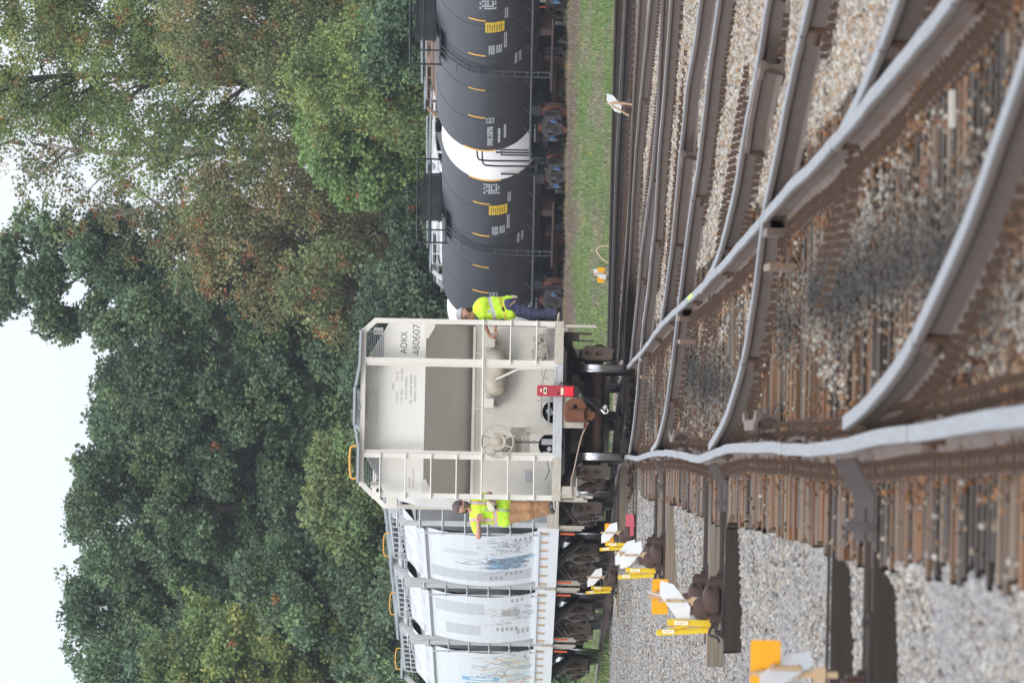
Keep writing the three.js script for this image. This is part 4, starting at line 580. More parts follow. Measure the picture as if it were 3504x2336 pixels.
function tankCar(label, x, z, mark, D, dz = 0) {
  const t = thing('tank_car', label, 'tank car', x, tankRail(D), z, 17.4 * deg);
  const shell = []; for (const zz of [0, -TL]) shell.push(Array.from({ length: 49 }, (_, i) => [TR * Math.cos(i / 24 * Math.PI), TC + TR * Math.sin(i / 24 * Math.PI), zz]));
  const sg = new THREE.CylinderGeometry(TR, TR, TL, 64, 12, true); place(sg, 0, TC, -TL / 2, Math.PI / 2, 0, 0);
  part('tank_shell', [sg, ...[-2.9, -5.9, -8.8, -11.7].map((zz) => torus(TR, 0.012, 0, TC, zz, 0, 0, 0, 5, 64))], M.tankBlack, t);
  for (const e of [0, 1]) { const pr = []; for (let i = 0; i <= 10; i++) { const a = i / 10 * Math.PI / 2; pr.push(new THREE.Vector2(Math.max(0.001, TR * Math.cos(a)), 0.62 * Math.sin(a))); } const g = new THREE.LatheGeometry(pr, 64); place(g, 0, TC, e ? -TL : 0, e ? -Math.PI / 2 : Math.PI / 2, 0, 0); part('tank_head', [g], M.tankWhite, t); }
  for (const zz of [-2.4, -5.6, -8.8, -11.4]) part('reflective_strip', patch(zz - 0.05, zz + 0.05, 0.02, 0.36), M.yellowStrip, t);
  for (const zz of [-0.06, -TL + 0.06]) part('reflective_strip', patch(zz - 0.06, zz + 0.06, -0.2, 0.46), M.yellowStrip, t);
  part('warning_placard', patch(-3.45, -2.55, -0.34, 0.03), TP.yellow, t); part('stencil', patch(-14.1, -12.2, -0.16, 0.0), new THREE.MeshStandardMaterial({ map: TP.mark(mark), roughness: 0.5 }), t);
  part('stencil', patch(-11.9, -11.4, -0.16, 0.0), TP.box, t); part('stencil', patch(-13.9, -12.4, -0.30, -0.22), TP.long, t); part('stencil', patch(-13.6, -12.2, -0.42, -0.34), TP.long, t); part('stencil', patch(-1.4, -0.3, -0.2, 0.16), TP.grid, t); part('stencil', patch(-5.5, -4.6, -0.16, -0.03), TP.three, t); part('stencil', patch(-5.4, -4.6, -0.3, -0.18), TP.three, t); part('stencil', patch(-5.1, -3.6, -0.40, -0.33), TP.two, t); part('stencil', patch(-2.4, -1.4, -0.42, -0.34), TP.two, t); part('stencil', patch(-7.0, -6.0, -0.75, -0.55), TP.two, t);
  // manway, platform, side ladder
  part('manway_dome', [cyl(0.74, 0.76, 0.62, 0, 4.33, -6.5, 0, 0, 0, 28), cyl(0.80, 0.80, 0.05, 0, 4.1, -6.5, 0, 0, 0, 28), cyl(0.79, 0.79, 0.05, 0, 4.62, -6.5, 0, 0, 0, 28), bx(0.3, 0.08, 0.3, 0.2, 4.67, -6.6)], M.black2, t);
  const pf = []; for (const s of [-1, 1]) for (const zz of [-5.6, -8.2]) pf.push(rod([s * 0.95, 3.85, zz], [s * 0.95, 4.8, zz], 0.03)); for (const y of [4.8, 4.4]) pf.push(rod([-0.95, y, -5.6], [-0.95, y, -8.2], 0.026), rod([0.95, y, -5.6], [0.95, y, -8.2], 0.026), rod([-0.95, y, -8.2], [0.95, y, -8.2], 0.026), rod([-0.95, y, -5.6], [0.95, y, -5.6], 0.026)); pf.push(bx(0.7, 0.04, 2.6, -0.65, 3.9, -6.9), bx(0.7, 0.04, 2.6, 0.65, 3.9, -6.9), rod([-0.95, 3.85, -6.9], [-0.95, 4.8, -6.9], 0.026)); part('platform_railing', pf, M.black2, t);
  const ld = []; for (const dz of [0.22, -0.22]) ld.push(tube([[-0.95, 3.9, -6.6 + dz], [-1.25, 3.5, -6.7 + dz], [-1.52, 3.0, -6.8 + dz], [-1.6, 2.4, -6.9 + dz], [-1.62, 1.2, -7 + dz], [-1.62, 0.55, -7 + dz]], 0.024, 30, 6)); for (let k = 0; k < 9; k++) ld.push(rod([-1.6 + (k > 6 ? 0.12 : 0), 0.6 + k * 0.35, -7.2], [-1.6 + (k > 6 ? 0.12 : 0), 0.6 + k * 0.35, -6.7], 0.018)); part('side_ladder', ld, M.steelGrey, t);
  part('side_pipe', [rod([-1.5, 1.15, 0.4], [-1.5, 1.15, -TL - 0.4], 0.035), rod([1.5, 1.15, 0.4], [1.5, 1.15, -TL - 0.4], 0.035)], M.steelGrey, t);
  part('pipe_strut', [-1.8, -3.6, -5.2, -8.6, -11.2, -13].flatMap((zz) => [rod([-1.5, 1.15, zz], [-0.9, 1.5, zz - 0.5], 0.02)]), M.steelGrey, t);
  for (const zz of [-1.9, -TL + 1.9]) part('saddle', [bx(1.7, 0.7, 0.9, 0, 1.2, zz)], M.black, t); part('stub_sill', [bx(0.6, 0.36, 3.4, 0, 0.95, -0.6), bx(0.6, 0.36, 3.4, 0, 0.95, -TL + 0.6), bx(2.6, 0.12, 0.14, 0, 1.1, 1.2), bx(2.6, 0.12, 0.14, 0, 1.1, -TL - 1.2)], M.underTank, t);
  part('bottom_valve', [cyl(0.3, 0.2, 0.5, 0, 0.8, -7.2), bx(0.5, 0.3, 0.6, -0.3, 0.75, -6.2), rod([-0.9, 0.55, -4], [-0.9, 0.55, -10.6], 0.04)], M.rustDark, t);
  for (const e of [0, 1]) { // end platforms with their tall hand rails and end ladders
    const z1 = e ? -TL - 1.15 : 1.15, z2 = e ? -TL - 0.35 : 0.35;
    part('end_railing', [tube([[-1.45, 1.15, z1], [-1.45, 2.6, z1], [-1.42, 2.72, z1], [-1.3, 2.76, z1], [0.2, 2.76, z1], [0.32, 2.72, z1], [0.35, 2.6, z1], [0.35, 1.15, z1]], 0.03, 60, 6), rod([-1.45, 1.15, z2], [-1.45, 2.2, z2], 0.03), rod([-1.1, 1.15, z1], [-1.1, 2.2, z1], 0.026), rod([-0.2, 1.15, z1], [-0.2, 2.1, z1], 0.026), rod([-0.2, 2.1, z1], [-1.1, 2.2, z1], 0.02)], M.black2, t);
    part('end_platform', [bx(2.8, 0.06, 0.9, 0, 1.12, (z1 + z2) / 2), bx(0.5, 0.3, 0.1, -1.1, 0.95, z1)], M.black2, t);
  }
  truck(t, -0.9, { steel: M.truckGrey, cap: M.blueCap, wheel: M.rustWheel, tread: M.rustDark }); truck(t, -TL + 0.9, { steel: M.truckGrey, cap: M.blueCap, wheel: M.rustWheel, tread: M.rustDark });
  coupler(t, 1.3, 0.84, M.rustDark); coupler(t, -TL - 1.3, 0.84, M.rustDark);
  return t;
}
M.rustWheel = std(0.24, 0.095, 0.045, 0.85, 0, { map: texRust }); M.yellowStrip = std(0.85, 0.45, 0.03, 0.5); M.black2 = std(0.010, 0.011, 0.014, 0.55); M.steelGrey = std(0.055, 0.058, 0.068, 0.6, 0.2); M.underTank = std(0.022, 0.02, 0.02, 0.8); M.truckGrey = std(0.05, 0.05, 0.055, 0.75, 0, { map: texRust });
tankCar('nearer black tank car with white ends, cut by the right edge', 11.6, -342.4, 'DPRX 258706', 349);
tankCar('second black tank car, its white end beside the nearer tank', 6.4, -359.2, 'DPRX 258702', 366);
tankCar('third black tank car, white end showing behind the worker in navy trousers', 1.15, -376, 'DPRX 258699', 383);
{ // the rails under the cars on the two far tracks
  for (const [label, off] of [['overgrown track under the black tank cars', 0], ['far track under the white and brown hoppers', 4.6]]) {
    const t = thing('far_track', label, 'railway track'), c = Math.cos(17.4 * deg), s = Math.sin(17.4 * deg);
    for (const r of [-0.755, 0.755]) { const pts = []; for (let k = -4; k <= 14; k++) { const q = k * 5, x = 11.6 - s * q + c * (off + r), z = -342.4 - c * q - s * (off + r); pts.push(V(x, tankRail(-z) , z)); } const o = part('rail', sweep(pts, profBody, true), M.railDark, t); part('running_surface', sweep(pts, profTop, false), M.railTopDull, o); }
  }
}

// ------------------------------------------------------------------ trees behind the trains
const leafMat = new THREE.MeshPhysicalMaterial({ roughness: 0.7, side: THREE.DoubleSide, transmission: 0.18, thickness: 0 });
function leafCluster(n, R, size, k) { // a spray of small folded leaves
  const p = [];
  for (let i = 0; i < n; i++) {
    const d = V(rr(-1, 1), rr(-1, 1), rr(-1, 1)); if (d.length() > 1) { i--; continue; }
    d.multiplyScalar(R); const u = V(rr(-1, 1), rr(-0.6, 0.6), rr(-1, 1)).normalize(), v = V(rr(-1, 1), rr(-1, 1), rr(-1, 1)).cross(u).normalize(), s = size * rr(0.6, 1.25), w = s * 0.42;
    const a = d.clone(), b = d.clone().addScaledVector(u, s), l = d.clone().addScaledVector(u, s * 0.5).addScaledVector(v, w), r = d.clone().addScaledVector(u, s * 0.5).addScaledVector(v, -w); l.y -= 0.02; r.y -= 0.02;
    p.push(a.x, a.y, a.z, l.x, l.y, l.z, b.x, b.y, b.z, a.x, a.y, a.z, b.x, b.y, b.z, r.x, r.y, r.z);
  }
  const g = new THREE.BufferGeometry(); g.setAttribute('position', new THREE.Float32BufferAttribute(p, 3)); g.computeVertexNormals(); return g;
}
const sprayOak = [0, 1].map((k) => leafCluster(44, 0.34, 0.145, k)), sprayFine = [0, 1].map((k) => leafCluster(24, 0.34, 0.12, k));
const bark = std(0.11, 0.095, 0.08, 0.9, 0, { map: texRust }), barkPale = std(0.34, 0.31, 0.28, 0.9, 0, { map: texDirty });
const PAL = {
  oak: [[0.105, 0.176, 0.082], [0.088, 0.150, 0.077], [0.136, 0.212, 0.082], [0.074, 0.128, 0.069]], oakLight: [[0.160, 0.240, 0.079], [0.128, 0.203, 0.072], [0.208, 0.247, 0.079]],
  rusty: [[0.188, 0.210, 0.076], [0.237, 0.198, 0.081], [0.156, 0.198, 0.071], [0.206, 0.192, 0.081]], olive: [[0.206, 0.270, 0.066], [0.161, 0.235, 0.065], [0.269, 0.287, 0.073], [0.134, 0.209, 0.065]],
  autumn: [[0.165, 0.205, 0.07], [0.14, 0.185, 0.066], [0.20, 0.20, 0.075], [0.12, 0.165, 0.06]],
  lime: [[0.19, 0.29, 0.075], [0.155, 0.26, 0.072], [0.14, 0.22, 0.068]], dark: [[0.064, 0.108, 0.059], [0.080, 0.127, 0.060]],
};
const FALL = [[0.42, 0.15, 0.04], [0.36, 0.10, 0.04], [0.45, 0.22, 0.05]];
// x, distance, height, crown radius, bottom of the crown, palette, clumps, sprays per clump, share of orange leaves, openness
function tree(name, label, x, D, H, R, base, pal, clumps, per, fall, open = 0.25, fine = false, pale = false) {
  const y0 = groundY(x, Math.min(D, 480)) - 0.1, t = thing(name, label, 'tree', x, y0, -D), limbs = [], list = [[], []], tips = [];
  const lean = rr(-0.4, 0.4), top = V(lean, H * 0.86, rr(-0.3, 0.3)), ax = (h) => V(lean * h / H + 0.12 * Math.sin(h * 0.7 + x), h, 0.1 * Math.cos(h * 0.6 + x));
  const r0 = 0.012 * H + 0.05, stem = []; for (let i = 0; i <= 8; i++) stem.push(ax(i / 8 * H * 0.88));
  const taper = (pts, ra, rb, k = 7) => { const rows = pts.map((p, i) => { const r = lerp(ra, rb, i / (pts.length - 1)), a = []; for (let j = 0; j <= k; j++) { const q = j / k * 6.2832; a.push([p.x + r * Math.cos(q), p.y, p.z + r * Math.sin(q)]); } return a; }); return skin(rows); };
  limbs.push(taper(stem, r0, r0 * 0.25));
  clumps = Math.round(clumps * 1.35); per = Math.round(per * 0.82);
  for (let c = 0; c < clumps; c++) {
    const f = (c + 0.5) / clumps, hy = lerp(base, H, Math.pow(f, 0.9)), env = R * Math.sqrt(Math.max(0.05, 1 - Math.pow((hy - lerp(base, H, 0.42)) / ((H - base) * 0.64), 2))), a = c * 2.4 + rr(-0.5, 0.5), q = env * Math.sqrt(rr(0.12, 1));
    const C = ax(hy).add(V(q * Math.cos(a), rr(-0.5, 0.5), q * Math.sin(a))), cr = rr(0.38, 1.0) * (0.5 + R * 0.24), foot = ax(Math.max(base * 0.6, hy - q * rr(0.5, 1.0)));
    const mid = foot.clone().lerp(C, 0.5).add(V(rr(-0.2, 0.2), rr(0, 0.35), rr(-0.2, 0.2))); limbs.push(taper([foot, mid, C], r0 * rr(0.2, 0.34), 0.015, 5)); tips.push(C);
    const tone = rr(0.8, 1.2), base3 = pick(pal), yellowing = fall > 0.08 ? rr(0, 1) : rr(0, 0.3);
    for (let n = 0; n < per; n++) {
      const d = V(rr(-1, 1), rr(-1, 1), rr(-1, 1)); const l = d.length(); if (l > 1 || l < 0.001) { n--; continue; } const stray = rnd() < 0.12 ? rr(1.0, 1.5) : 1;
      d.multiplyScalar(cr * (l < 0.55 && rnd() < 0.7 ? 0.9 / Math.max(l, 0.3) : 1) * stray); d.y *= 0.72; if (noise(C.x + d.x * 1.6 + 11, C.y + d.y * 1.6, C.z + d.z * 1.6 + x) > 0.42 - open) continue;
      const p = C.clone().add(d), orange = rnd() < fall, b = orange ? pick(FALL) : rnd() < 0.5 ? base3 : pick(pal), v = tone * rr(0.8, 1.22), s = rr(0.7, 1.2);
      list[n % 2].push([p.x, p.y, p.z, rr(-0.6, 0.6), rr(0, 6.28), rr(-0.6, 0.6), s * (orange ? 0.62 : 1), s * (orange ? 0.62 : 1), s * (orange ? 0.62 : 1), ...b.map((q, i) => lerp(q, [0.17, 0.155, 0.05][i], yellowing * 0.3) * v)]);
    }
  }
  part('trunk', limbs, pale ? barkPale : bark, t);
  const sp = fine ? sprayFine : sprayOak; list.forEach((l, k) => copies('crown', sp[k], leafMat, l, t, true));
  return t;
}
const T = (label, ...a) => tree('tree', label, ...a);
T('tall oak at the bottom left corner, palest foliage low down', -12.2, 396, 15.8, 3.4, 2.5, PAL.oak, 44, 62, 0.004, 0.1);
T('dark green oak with the highest left crown point', -9.2, 404, 16.9, 3.2, 3, PAL.oak, 46, 62, 0.004, 0.1);
T('olive tinged tree in front of the left oaks, cut by the edge', -10.9, 390, 13.8, 2.3, 6, PAL.olive, 34, 58, 0.03, 0.08);
T('dark green tree low in front of the left oaks', -8.6, 388, 10.6, 2.8, 1.5, PAL.oak, 34, 58, 0.01, 0.08);
T('dark oak standing behind the roofs of the white hoppers', -6.2, 400, 17.2, 3.1, 2.5, PAL.oak, 46, 62, 0.006, 0.1);
T('dark oak left of the beige hopper with a ragged crown', -3.3, 406, 16.5, 3.1, 2.5, PAL.oak, 44, 62, 0.006, 0.12);
T('dense dark oak right above the beige hopper roof', -0.6, 398, 16.4, 3.2, 2.5, PAL.oak, 48, 64, 0.008, 0.08);
T('lighter green oak filling the gap low above the white hopper train', -5.0, 386, 8.6, 2.5, 1.2, PAL.oakLight, 32, 58, 0.01, 0.08);
T('tallest dark tree, its top reaching past the picture edge', 2.0, 412, 20.8, 2.6, 6, PAL.oak, 44, 58, 0.01, 0.2);
T('broad reddish brown tree in the middle of the wood', 3.4, 396, 13.6, 3.5, 3, PAL.rusty, 52, 60, 0.17, 0.2, true);
T('rust tinged tree right behind the second tank car', 1.2, 390, 9.6, 2.5, 1.5, PAL.autumn, 32, 58, 0.12, 0.15, true);
T('thin half bare tree with sky between its orange leaves', 6.2, 408, 20.4, 3.0, 6, PAL.autumn, 36, 36, 0.2, 0.38, true, true);
T('slender pale stemmed tree with few leaves near the sky gap', 4.6, 410, 17.0, 2.6, 6, PAL.autumn, 32, 26, 0.2, 0.45, true, true);
T('tall yellow green tree at the right with open crown', 9.0, 402, 22.5, 3.5, 4, PAL.olive, 58, 62, 0.06, 0.14, true);
T('tall green and orange tree at the right edge of the picture', 11.9, 398, 22.5, 3.5, 3, PAL.olive, 70, 66, 0.08, 0.06, true);
T('orange flecked tree in front at the right, mid height', 10.3, 390, 13.6, 3.0, 2.5, PAL.autumn, 44, 58, 0.12, 0.12, true);
T('bright lime green tree above the gap between the tank cars', 6.0, 388, 8.8, 1.7, 4, PAL.lime, 22, 50, 0.02, 0.2);
T('green tree behind the nearer tank car platform', 8.2, 386, 9.4, 2.6, 1, PAL.olive, 34, 58, 0.05, 0.1, true);
for (const [x, D, H, R, pal, label] of [[-11, 384, 6.5, 2.6, 'oak', 'dark bushy tree low behind the leftmost hopper car'], [-7.4, 382, 6.2, 2.4, 'dark', 'dark shrub behind the tagged and patched hopper cars'], [-2.2, 384, 7.2, 2.6, 'oak', 'dark shrub beside the top left of the beige hopper'], [0.8, 386, 6.6, 2.4, 'dark', 'dark shrub behind the third tank car'], [3.3, 388, 6.4, 2.4, 'dark', 'dark evergreen shrub behind the second tank platform'], [5.6, 392, 6.8, 2.4, 'dark', 'dark thicket behind the white tank end'], [10.8, 384, 6.8, 2.6, 'oak', 'green thicket behind the brown hopper car'], [8.4, 394, 8.4, 2.6, 'dark', 'shaded tree between the lime tree and the right edge']]) tree('shrub', label, x, D, H, R, 0.4, PAL[pal], 30, 56, 0.012, 0.05);
for (const [x, D, H, label] of [[-8.6, 296, 1.25, 'low dark brush seen under the leftmost hopper car'], [-6.6, 292, 1.15, 'low dark brush under the patched hopper car'], [-4.6, 288, 1.2, 'low dark brush under the hopper car with blue graffiti'], [-2.4, 292, 1.2, 'low dark brush seen under the beige hopper car']]) tree('shrub', label, x, D, H, 1.5, 0.05, PAL.dark, 22, 46, 0, 0.05);
{ // the closed wood farther back, read as one mass
  const l = []; for (let n = 0; n < 15000; n++) { const x = rr(-15, 15), right = sm(-2, 3, x), top = lerp(15.0, 9.5, right) + 1.2 * fbm(x * 0.4, 2), y = top * Math.pow(rnd(), 0.8), D = rr(424, 440), s = rr(1.3, 2.0), c = pick(PAL[right > 0.5 && rnd() < 0.6 ? 'rusty' : 'oak']).map((q) => q * rr(0.7, 1.1)); l.push([x, y, -D, rr(-0.5, 0.5), rr(0, 6), rr(-0.5, 0.5), s, s, s, ...c]); }
  tag(copies('distant_wood', sprayOak[0], leafMat, l, null, true), 'dense wood closing the view behind the trees', null, null, 'stuff');
}
{ // a pale house that shows through the trees
  const h = thing('house', 'white house glimpsed through the trees behind the second tank car', 'house', 5.0, 0.2, -420, 0.3), W = std(0.7, 0.69, 0.66, 0.8), Rf = std(0.2, 0.24, 0.29, 0.8);
  part('wall', [bx(6.5, 5.2, 6, 0, 2.6, 0), place(extr([[-3.25, 0], [3.25, 0], [0, 1.9]], 5.98), 0, 5.2, -2.99)], W, h);
  part('roof', [bx(4.1, 0.15, 6.6, -1.75, 6.1, 0, 0, 0, 0.53), bx(4.1, 0.15, 6.6, 1.75, 6.1, 0, 0, 0, -0.53)], Rf, h);
  for (const [x, y] of [[-1.8, 3.8], [1.6, 3.8], [-1.8, 1.6], [1.6, 1.6]]) { const w = part('window', [bx(1.0, 1.35, 0.06, x, y, 3.02)], W, h); part('pane', [bx(0.84, 1.16, 0.03, x, y, 3.055)], std(0.04, 0.05, 0.06, 0.15), w); }
}

// ------------------------------------------------------------------ the two workers
function sdf(bones, k, cell, tint, folds = 0) { // a smooth union of tapered capsules [ax, ay, az, bx, by, bz, ra, rb]
  const lo = V(1e9, 1e9, 1e9), hi = V(-1e9, -1e9, -1e9);
  for (const b of bones) for (let i = 0; i < 3; i++) { const r = Math.max(b[6], b[7]) + 0.03, a = 'xyz'[i]; lo[a] = Math.min(lo[a], b[i] - r, b[i + 3] - r); hi[a] = Math.max(hi[a], b[i] + r, b[i + 3] + r); }
  const size = Math.max(hi.x - lo.x, hi.y - lo.y, hi.z - lo.z) * 1.06, c = lo.clone().add(hi).multiplyScalar(0.5), n = Math.max(24, Math.min(140, Math.ceil(size / cell)));
  const mc = new MarchingCubes(n, leafMat, false, false, 120000); mc.isolation = 0; const half = n / 2;
  for (let z = 0; z < n; z++) for (let y = 0; y < n; y++) for (let x = 0; x < n; x++) {
    const px = c.x + (x - half) / half * size / 2, py = c.y + (y - half) / half * size / 2, pz = c.z + (z - half) / half * size / 2; let s = 0, m = 1e9;
    for (const b of bones) {
      const ux = b[3] - b[0], uy = b[4] - b[1], uz = b[5] - b[2], wx = px - b[0], wy = py - b[1], wz = pz - b[2]; const t = Math.min(1, Math.max(0, (wx * ux + wy * uy + wz * uz) / (ux * ux + uy * uy + uz * uz + 1e-9)));
      const dx = wx - ux * t, dy = wy - uy * t, dz = (wz - uz * t), d = Math.sqrt(dx * dx + dy * dy + dz * dz) - (b[6] + (b[7] - b[6]) * t); if (d < m) m = d; s += Math.exp(-d / k);
    }
    mc.field[x + y * n + z * n * n] = (s > 1e-30 ? k * Math.log(s) : -m) + (folds && m < 0.06 ? folds * fbm(px * 9 + py * 7, py * 11 - px * 6, 3) : 0);
  }
  mc.update();
  const N = mc.count, p = new Float32Array(mc.positionArray.slice(0, N * 3)), nn = new Float32Array(mc.normalArray.slice(0, N * 3)), col = tint ? new Float32Array(N * 3) : null;
  for (let i = 0; i < N; i++) { p[i * 3] = c.x + p[i * 3] * size / 2; p[i * 3 + 1] = c.y + p[i * 3 + 1] * size / 2; p[i * 3 + 2] = c.z + p[i * 3 + 2] * size / 2; const l = Math.hypot(nn[i * 3], nn[i * 3 + 1], nn[i * 3 + 2]) || 1; for (let j = 0; j < 3; j++) nn[i * 3 + j] /= l; if (tint) { const q = tint(p[i * 3], p[i * 3 + 1], p[i * 3 + 2]); col.set(q, i * 3); } }
  const g = new THREE.BufferGeometry(); g.setAttribute('position', new THREE.BufferAttribute(p, 3)); g.setAttribute('normal', new THREE.BufferAttribute(nn, 3)); if (tint) g.setAttribute('color', new THREE.BufferAttribute(col, 3)); return g;
}
const B = (a, b, ra, rb = ra) => [...a, ...b, ra, rb];
function handBones(w, dir, up, s = 1, curl = 0.5) { // palm, four fingers, thumb
  const d = V(...dir).normalize(), u = V(...up).normalize(), side = d.clone().cross(u).normalize(), W = V(...w), P = (a, b, c) => W.clone().addScaledVector(d, a * s).addScaledVector(side, b * s).addScaledVector(u, c * s).toArray(), l = [];
  l.push(B(P(0, 0, 0), P(0.05, -0.022, 0), 0.024 * s, 0.02 * s), B(P(0, 0, 0), P(0.05, 0.022, 0), 0.024 * s, 0.02 * s));
  [[-0.032, 0.068], [-0.011, 0.078], [0.011, 0.073], [0.032, 0.058]].forEach(([b, len]) => { const k = P(0.085, b, 0), m = P(0.085 + len * 0.5, b * 1.05, -curl * len * 0.35), e = P(0.085 + len * (0.95 - curl * 0.4), b * 1.05, -curl * len * 0.9); l.push(B(P(0.05, b * 0.8, 0), k, 0.013 * s, 0.0105 * s), B(k, m, 0.0100 * s, 0.009 * s), B(m, e, 0.009 * s, 0.0078 * s)); });
  l.push(B(P(0.015, -0.03, -0.005), P(0.05, -0.055, -0.015), 0.014 * s, 0.011 * s), B(P(0.05, -0.055, -0.015), P(0.085, -0.058, -0.03), 0.0105 * s, 0.009 * s));
  return l;
}
function headBones(c, f, r) { // f: facing direction (unit, horizontal)
  const F = V(...f), S = F.clone().cross(V(0, 1, 0)), P = (a, b, s) => V(...c).addScaledVector(F, a).add(V(0, b, 0)).addScaledVector(S, s).toArray();
  return [B(P(-0.015, 0.025, 0), P(0.005, 0.03, 0), 0.094, 0.09), B(P(0.03, -0.03, 0), P(0.045, -0.075, 0), 0.07, 0.05), B(P(0.088, 0.0, 0), P(0.112, -0.03, 0), 0.012, 0.017), B(P(0.085, 0.022, 0.03), P(0.085, 0.022, -0.03), 0.018), B(P(0.085, -0.062, 0.018), P(0.085, -0.062, -0.018), 0.014),
    B(P(-0.005, 0.02, 0.088), P(-0.012, -0.02, 0.09), 0.020, 0.014), B(P(-0.005, 0.02, -0.088), P(-0.012, -0.02, -0.09), 0.020, 0.014)];
}
function capParts(t, c, f, m, r = 0.106) {
  const F = V(...f), a = Math.atan2(F.x, F.z), g = place(new THREE.SphereGeometry(r, 24, 12, 0, 6.2832, 0, Math.PI * 0.52), 0, 0, 0), v = place(new THREE.CylinderGeometry(r * 0.92, r * 0.92, 0.012, 20, 1, false, -1.15, 2.3), 0, 0.008, 0); v.scale(0.92, 1, 1.75); v.rotateX(0.12); g.scale(0.98, 1.06, 1.1);
  const o = part('cap', [g, v], m, t); o.position.set(c[0], c[1] + 0.035, c[2]); o.rotation.y = a; return o;
}
const cloth = (rough = 0.85) => new THREE.MeshStandardMaterial({ vertexColors: true, roughness: rough });
const grain = (p, s) => 1 + s * fbm(p[0] * 9, p[1] * 9 + p[2] * 7, 3);
{ // right: leaning in from the side step, seen in profile, one arm out to the bracket
  const t = thing('person', 'person in yellow shirt, navy trousers and grey cap reaching to the tank bracket', 'person', HX, HY, HZ), f = [-1, 0, 0];
  const hd = [1.595, 2.715, -0.30], sh = [1.69, 2.47, -0.15], el2 = [1.475, 2.43, -0.36], wr = [1.265, 2.325, -0.60], sh2 = [1.67, 2.47, -0.5], el3 = [1.5, 2.24, -0.54], wr2 = [1.40, 2.22, -0.36];
  const skin0 = std(0.47, 0.245, 0.17, 0.6);
  const body = sdf([...headBones(hd, [-0.96, -0.27, 0.05], 0.1), B([1.665, 2.56, -0.315], [1.62, 2.65, -0.305], 0.062, 0.055), B([1.70, 2.45, -0.33], [1.72, 2.05, -0.35], 0.12, 0.11), B(sh, el2, 0.05, 0.042), B(el2, wr, 0.041, 0.028), B(sh2, el3, 0.048, 0.04), B(el3, wr2, 0.038, 0.027), B([1.70, 1.97, -0.27], [1.63, 1.6, -0.27], 0.07, 0.05), B([1.63, 1.6, -0.27], [1.61, 1.25, -0.27], 0.05, 0.035), B([1.70, 1.97, -0.45], [1.60, 1.6, -0.46], 0.07, 0.05), B([1.60, 1.6, -0.46], [1.66, 1.25, -0.48], 0.05, 0.035)], 0.014, 0.012);
  part('body', [body, sdf(handBones(wr, [-0.55, -0.62, -0.55], [-0.4, 0.6, 0.4], 1.05, 0.5), 0.006, 0.005), sdf(handBones(wr2, [-0.8, 0.1, 0.5], [0, 1, 0], 1.05, 0.8), 0.006, 0.005)], skin0, t);
  const lime = [0.56, 0.86, 0.035], silver = [0.50, 0.50, 0.50];
  const shirt = sdf([B([1.70, 2.49, -0.24], [1.70, 2.49, -0.42], 0.088), B([1.68, 2.53, -0.30], [1.67, 2.55, -0.34], 0.075), B([1.715, 2.43, -0.33], [1.735, 2.25, -0.34], 0.165, 0.16), B([1.735, 2.2, -0.34], [1.73, 2.02, -0.36], 0.158, 0.165), B([1.66, 2.44, -0.32], [1.66, 2.2, -0.33], 0.12, 0.125), B([1.77, 2.43, -0.33], [1.78, 2.1, -0.34], 0.115, 0.11), B([1.69, 2.42, -0.26], [1.71, 2.1, -0.28], 0.13, 0.13), B([1.72, 2.44, -0.18], [1.585, 2.445, -0.25], 0.088, 0.07), B(sh2, [1.57, 2.34, -0.53], 0.085, 0.07), B([1.66, 2.0, -0.3], [1.80, 2.0, -0.38], 0.15, 0.13)], 0.02, 0.012,
    (x, y, z) => { const w = y - 0.30 * (x - 1.7), g = grain([x, y, z], 0.14), belt = Math.abs(w - 2.095) < 0.026; const s = Math.abs(w - 2.28) < 0.030 || (Math.abs(x - 1.655) < 0.026 && y > 2.27 && y < 2.36 && z > -0.3); return belt ? (x > 1.665 && x < 1.735 ? [0.05, 0.03, 0.02] : [0.55, 0.48, 0.05]) : s ? silver : lime.map((q) => q * g); }, 0.010);
  part('shirt', shirt, cloth(0.75), t);
  const navy = (x, y, z) => [0.046, 0.050, 0.098].map((q) => q * grain([x * 0.6, y * 0.8, z], 0.55));
  const H1 = [1.725, 1.98, -0.27], K1 = [1.65, 1.60, -0.25], A1 = [1.615, 1.24, -0.27], H2 = [1.715, 1.98, -0.44], K2 = [1.60, 1.62, -0.46], A2 = [1.665, 1.24, -0.48];
  part('trousers', sdf([B([1.735, 2.02, -0.29], [1.735, 2.02, -0.43], 0.145), B([1.79, 1.93, -0.28], [1.78, 1.93, -0.43], 0.09), B(H1, K1, 0.115, 0.078), B(K1, A1, 0.074, 0.065), B(H2, K2, 0.11, 0.078), B(K2, A2, 0.074, 0.066), B([1.64, 1.28, -0.27], [1.63, 1.225, -0.27], 0.07, 0.075)], 0.018, 0.012, navy, 0.009), cloth(0.9), t);
  part('boot', [sdf([B([1.63, 1.195, -0.27], [1.50, 1.185, -0.25], 0.045, 0.042), B([1.63, 1.24, -0.27], [1.63, 1.19, -0.27], 0.05)], 0.01, 0.01), sdf([B([1.68, 1.195, -0.48], [1.55, 1.185, -0.48], 0.045, 0.042), B([1.68, 1.24, -0.48], [1.68, 1.19, -0.48], 0.05)], 0.01, 0.01)], std(0.035, 0.028, 0.024, 0.8), t);
  capParts(t, [hd[0] + 0.0, hd[1] + 0.035, hd[2]], [-0.95, 0, 0.05], std(0.42, 0.40, 0.42, 0.85)).rotation.z = 0.22;
  part('hair', sdf([B([1.64, 2.69, -0.31], [1.655, 2.66, -0.31], 0.088, 0.07)], 0.01, 0.01), std(0.035, 0.025, 0.02, 0.9), t);
  part('sunglasses', [bx(0.10, 0.018, 0.008, 1.545, 2.73, -0.205, 0, 0.1, 0.2), bx(0.02, 0.035, 0.15, 1.498, 2.712, -0.30)], M.black, t);
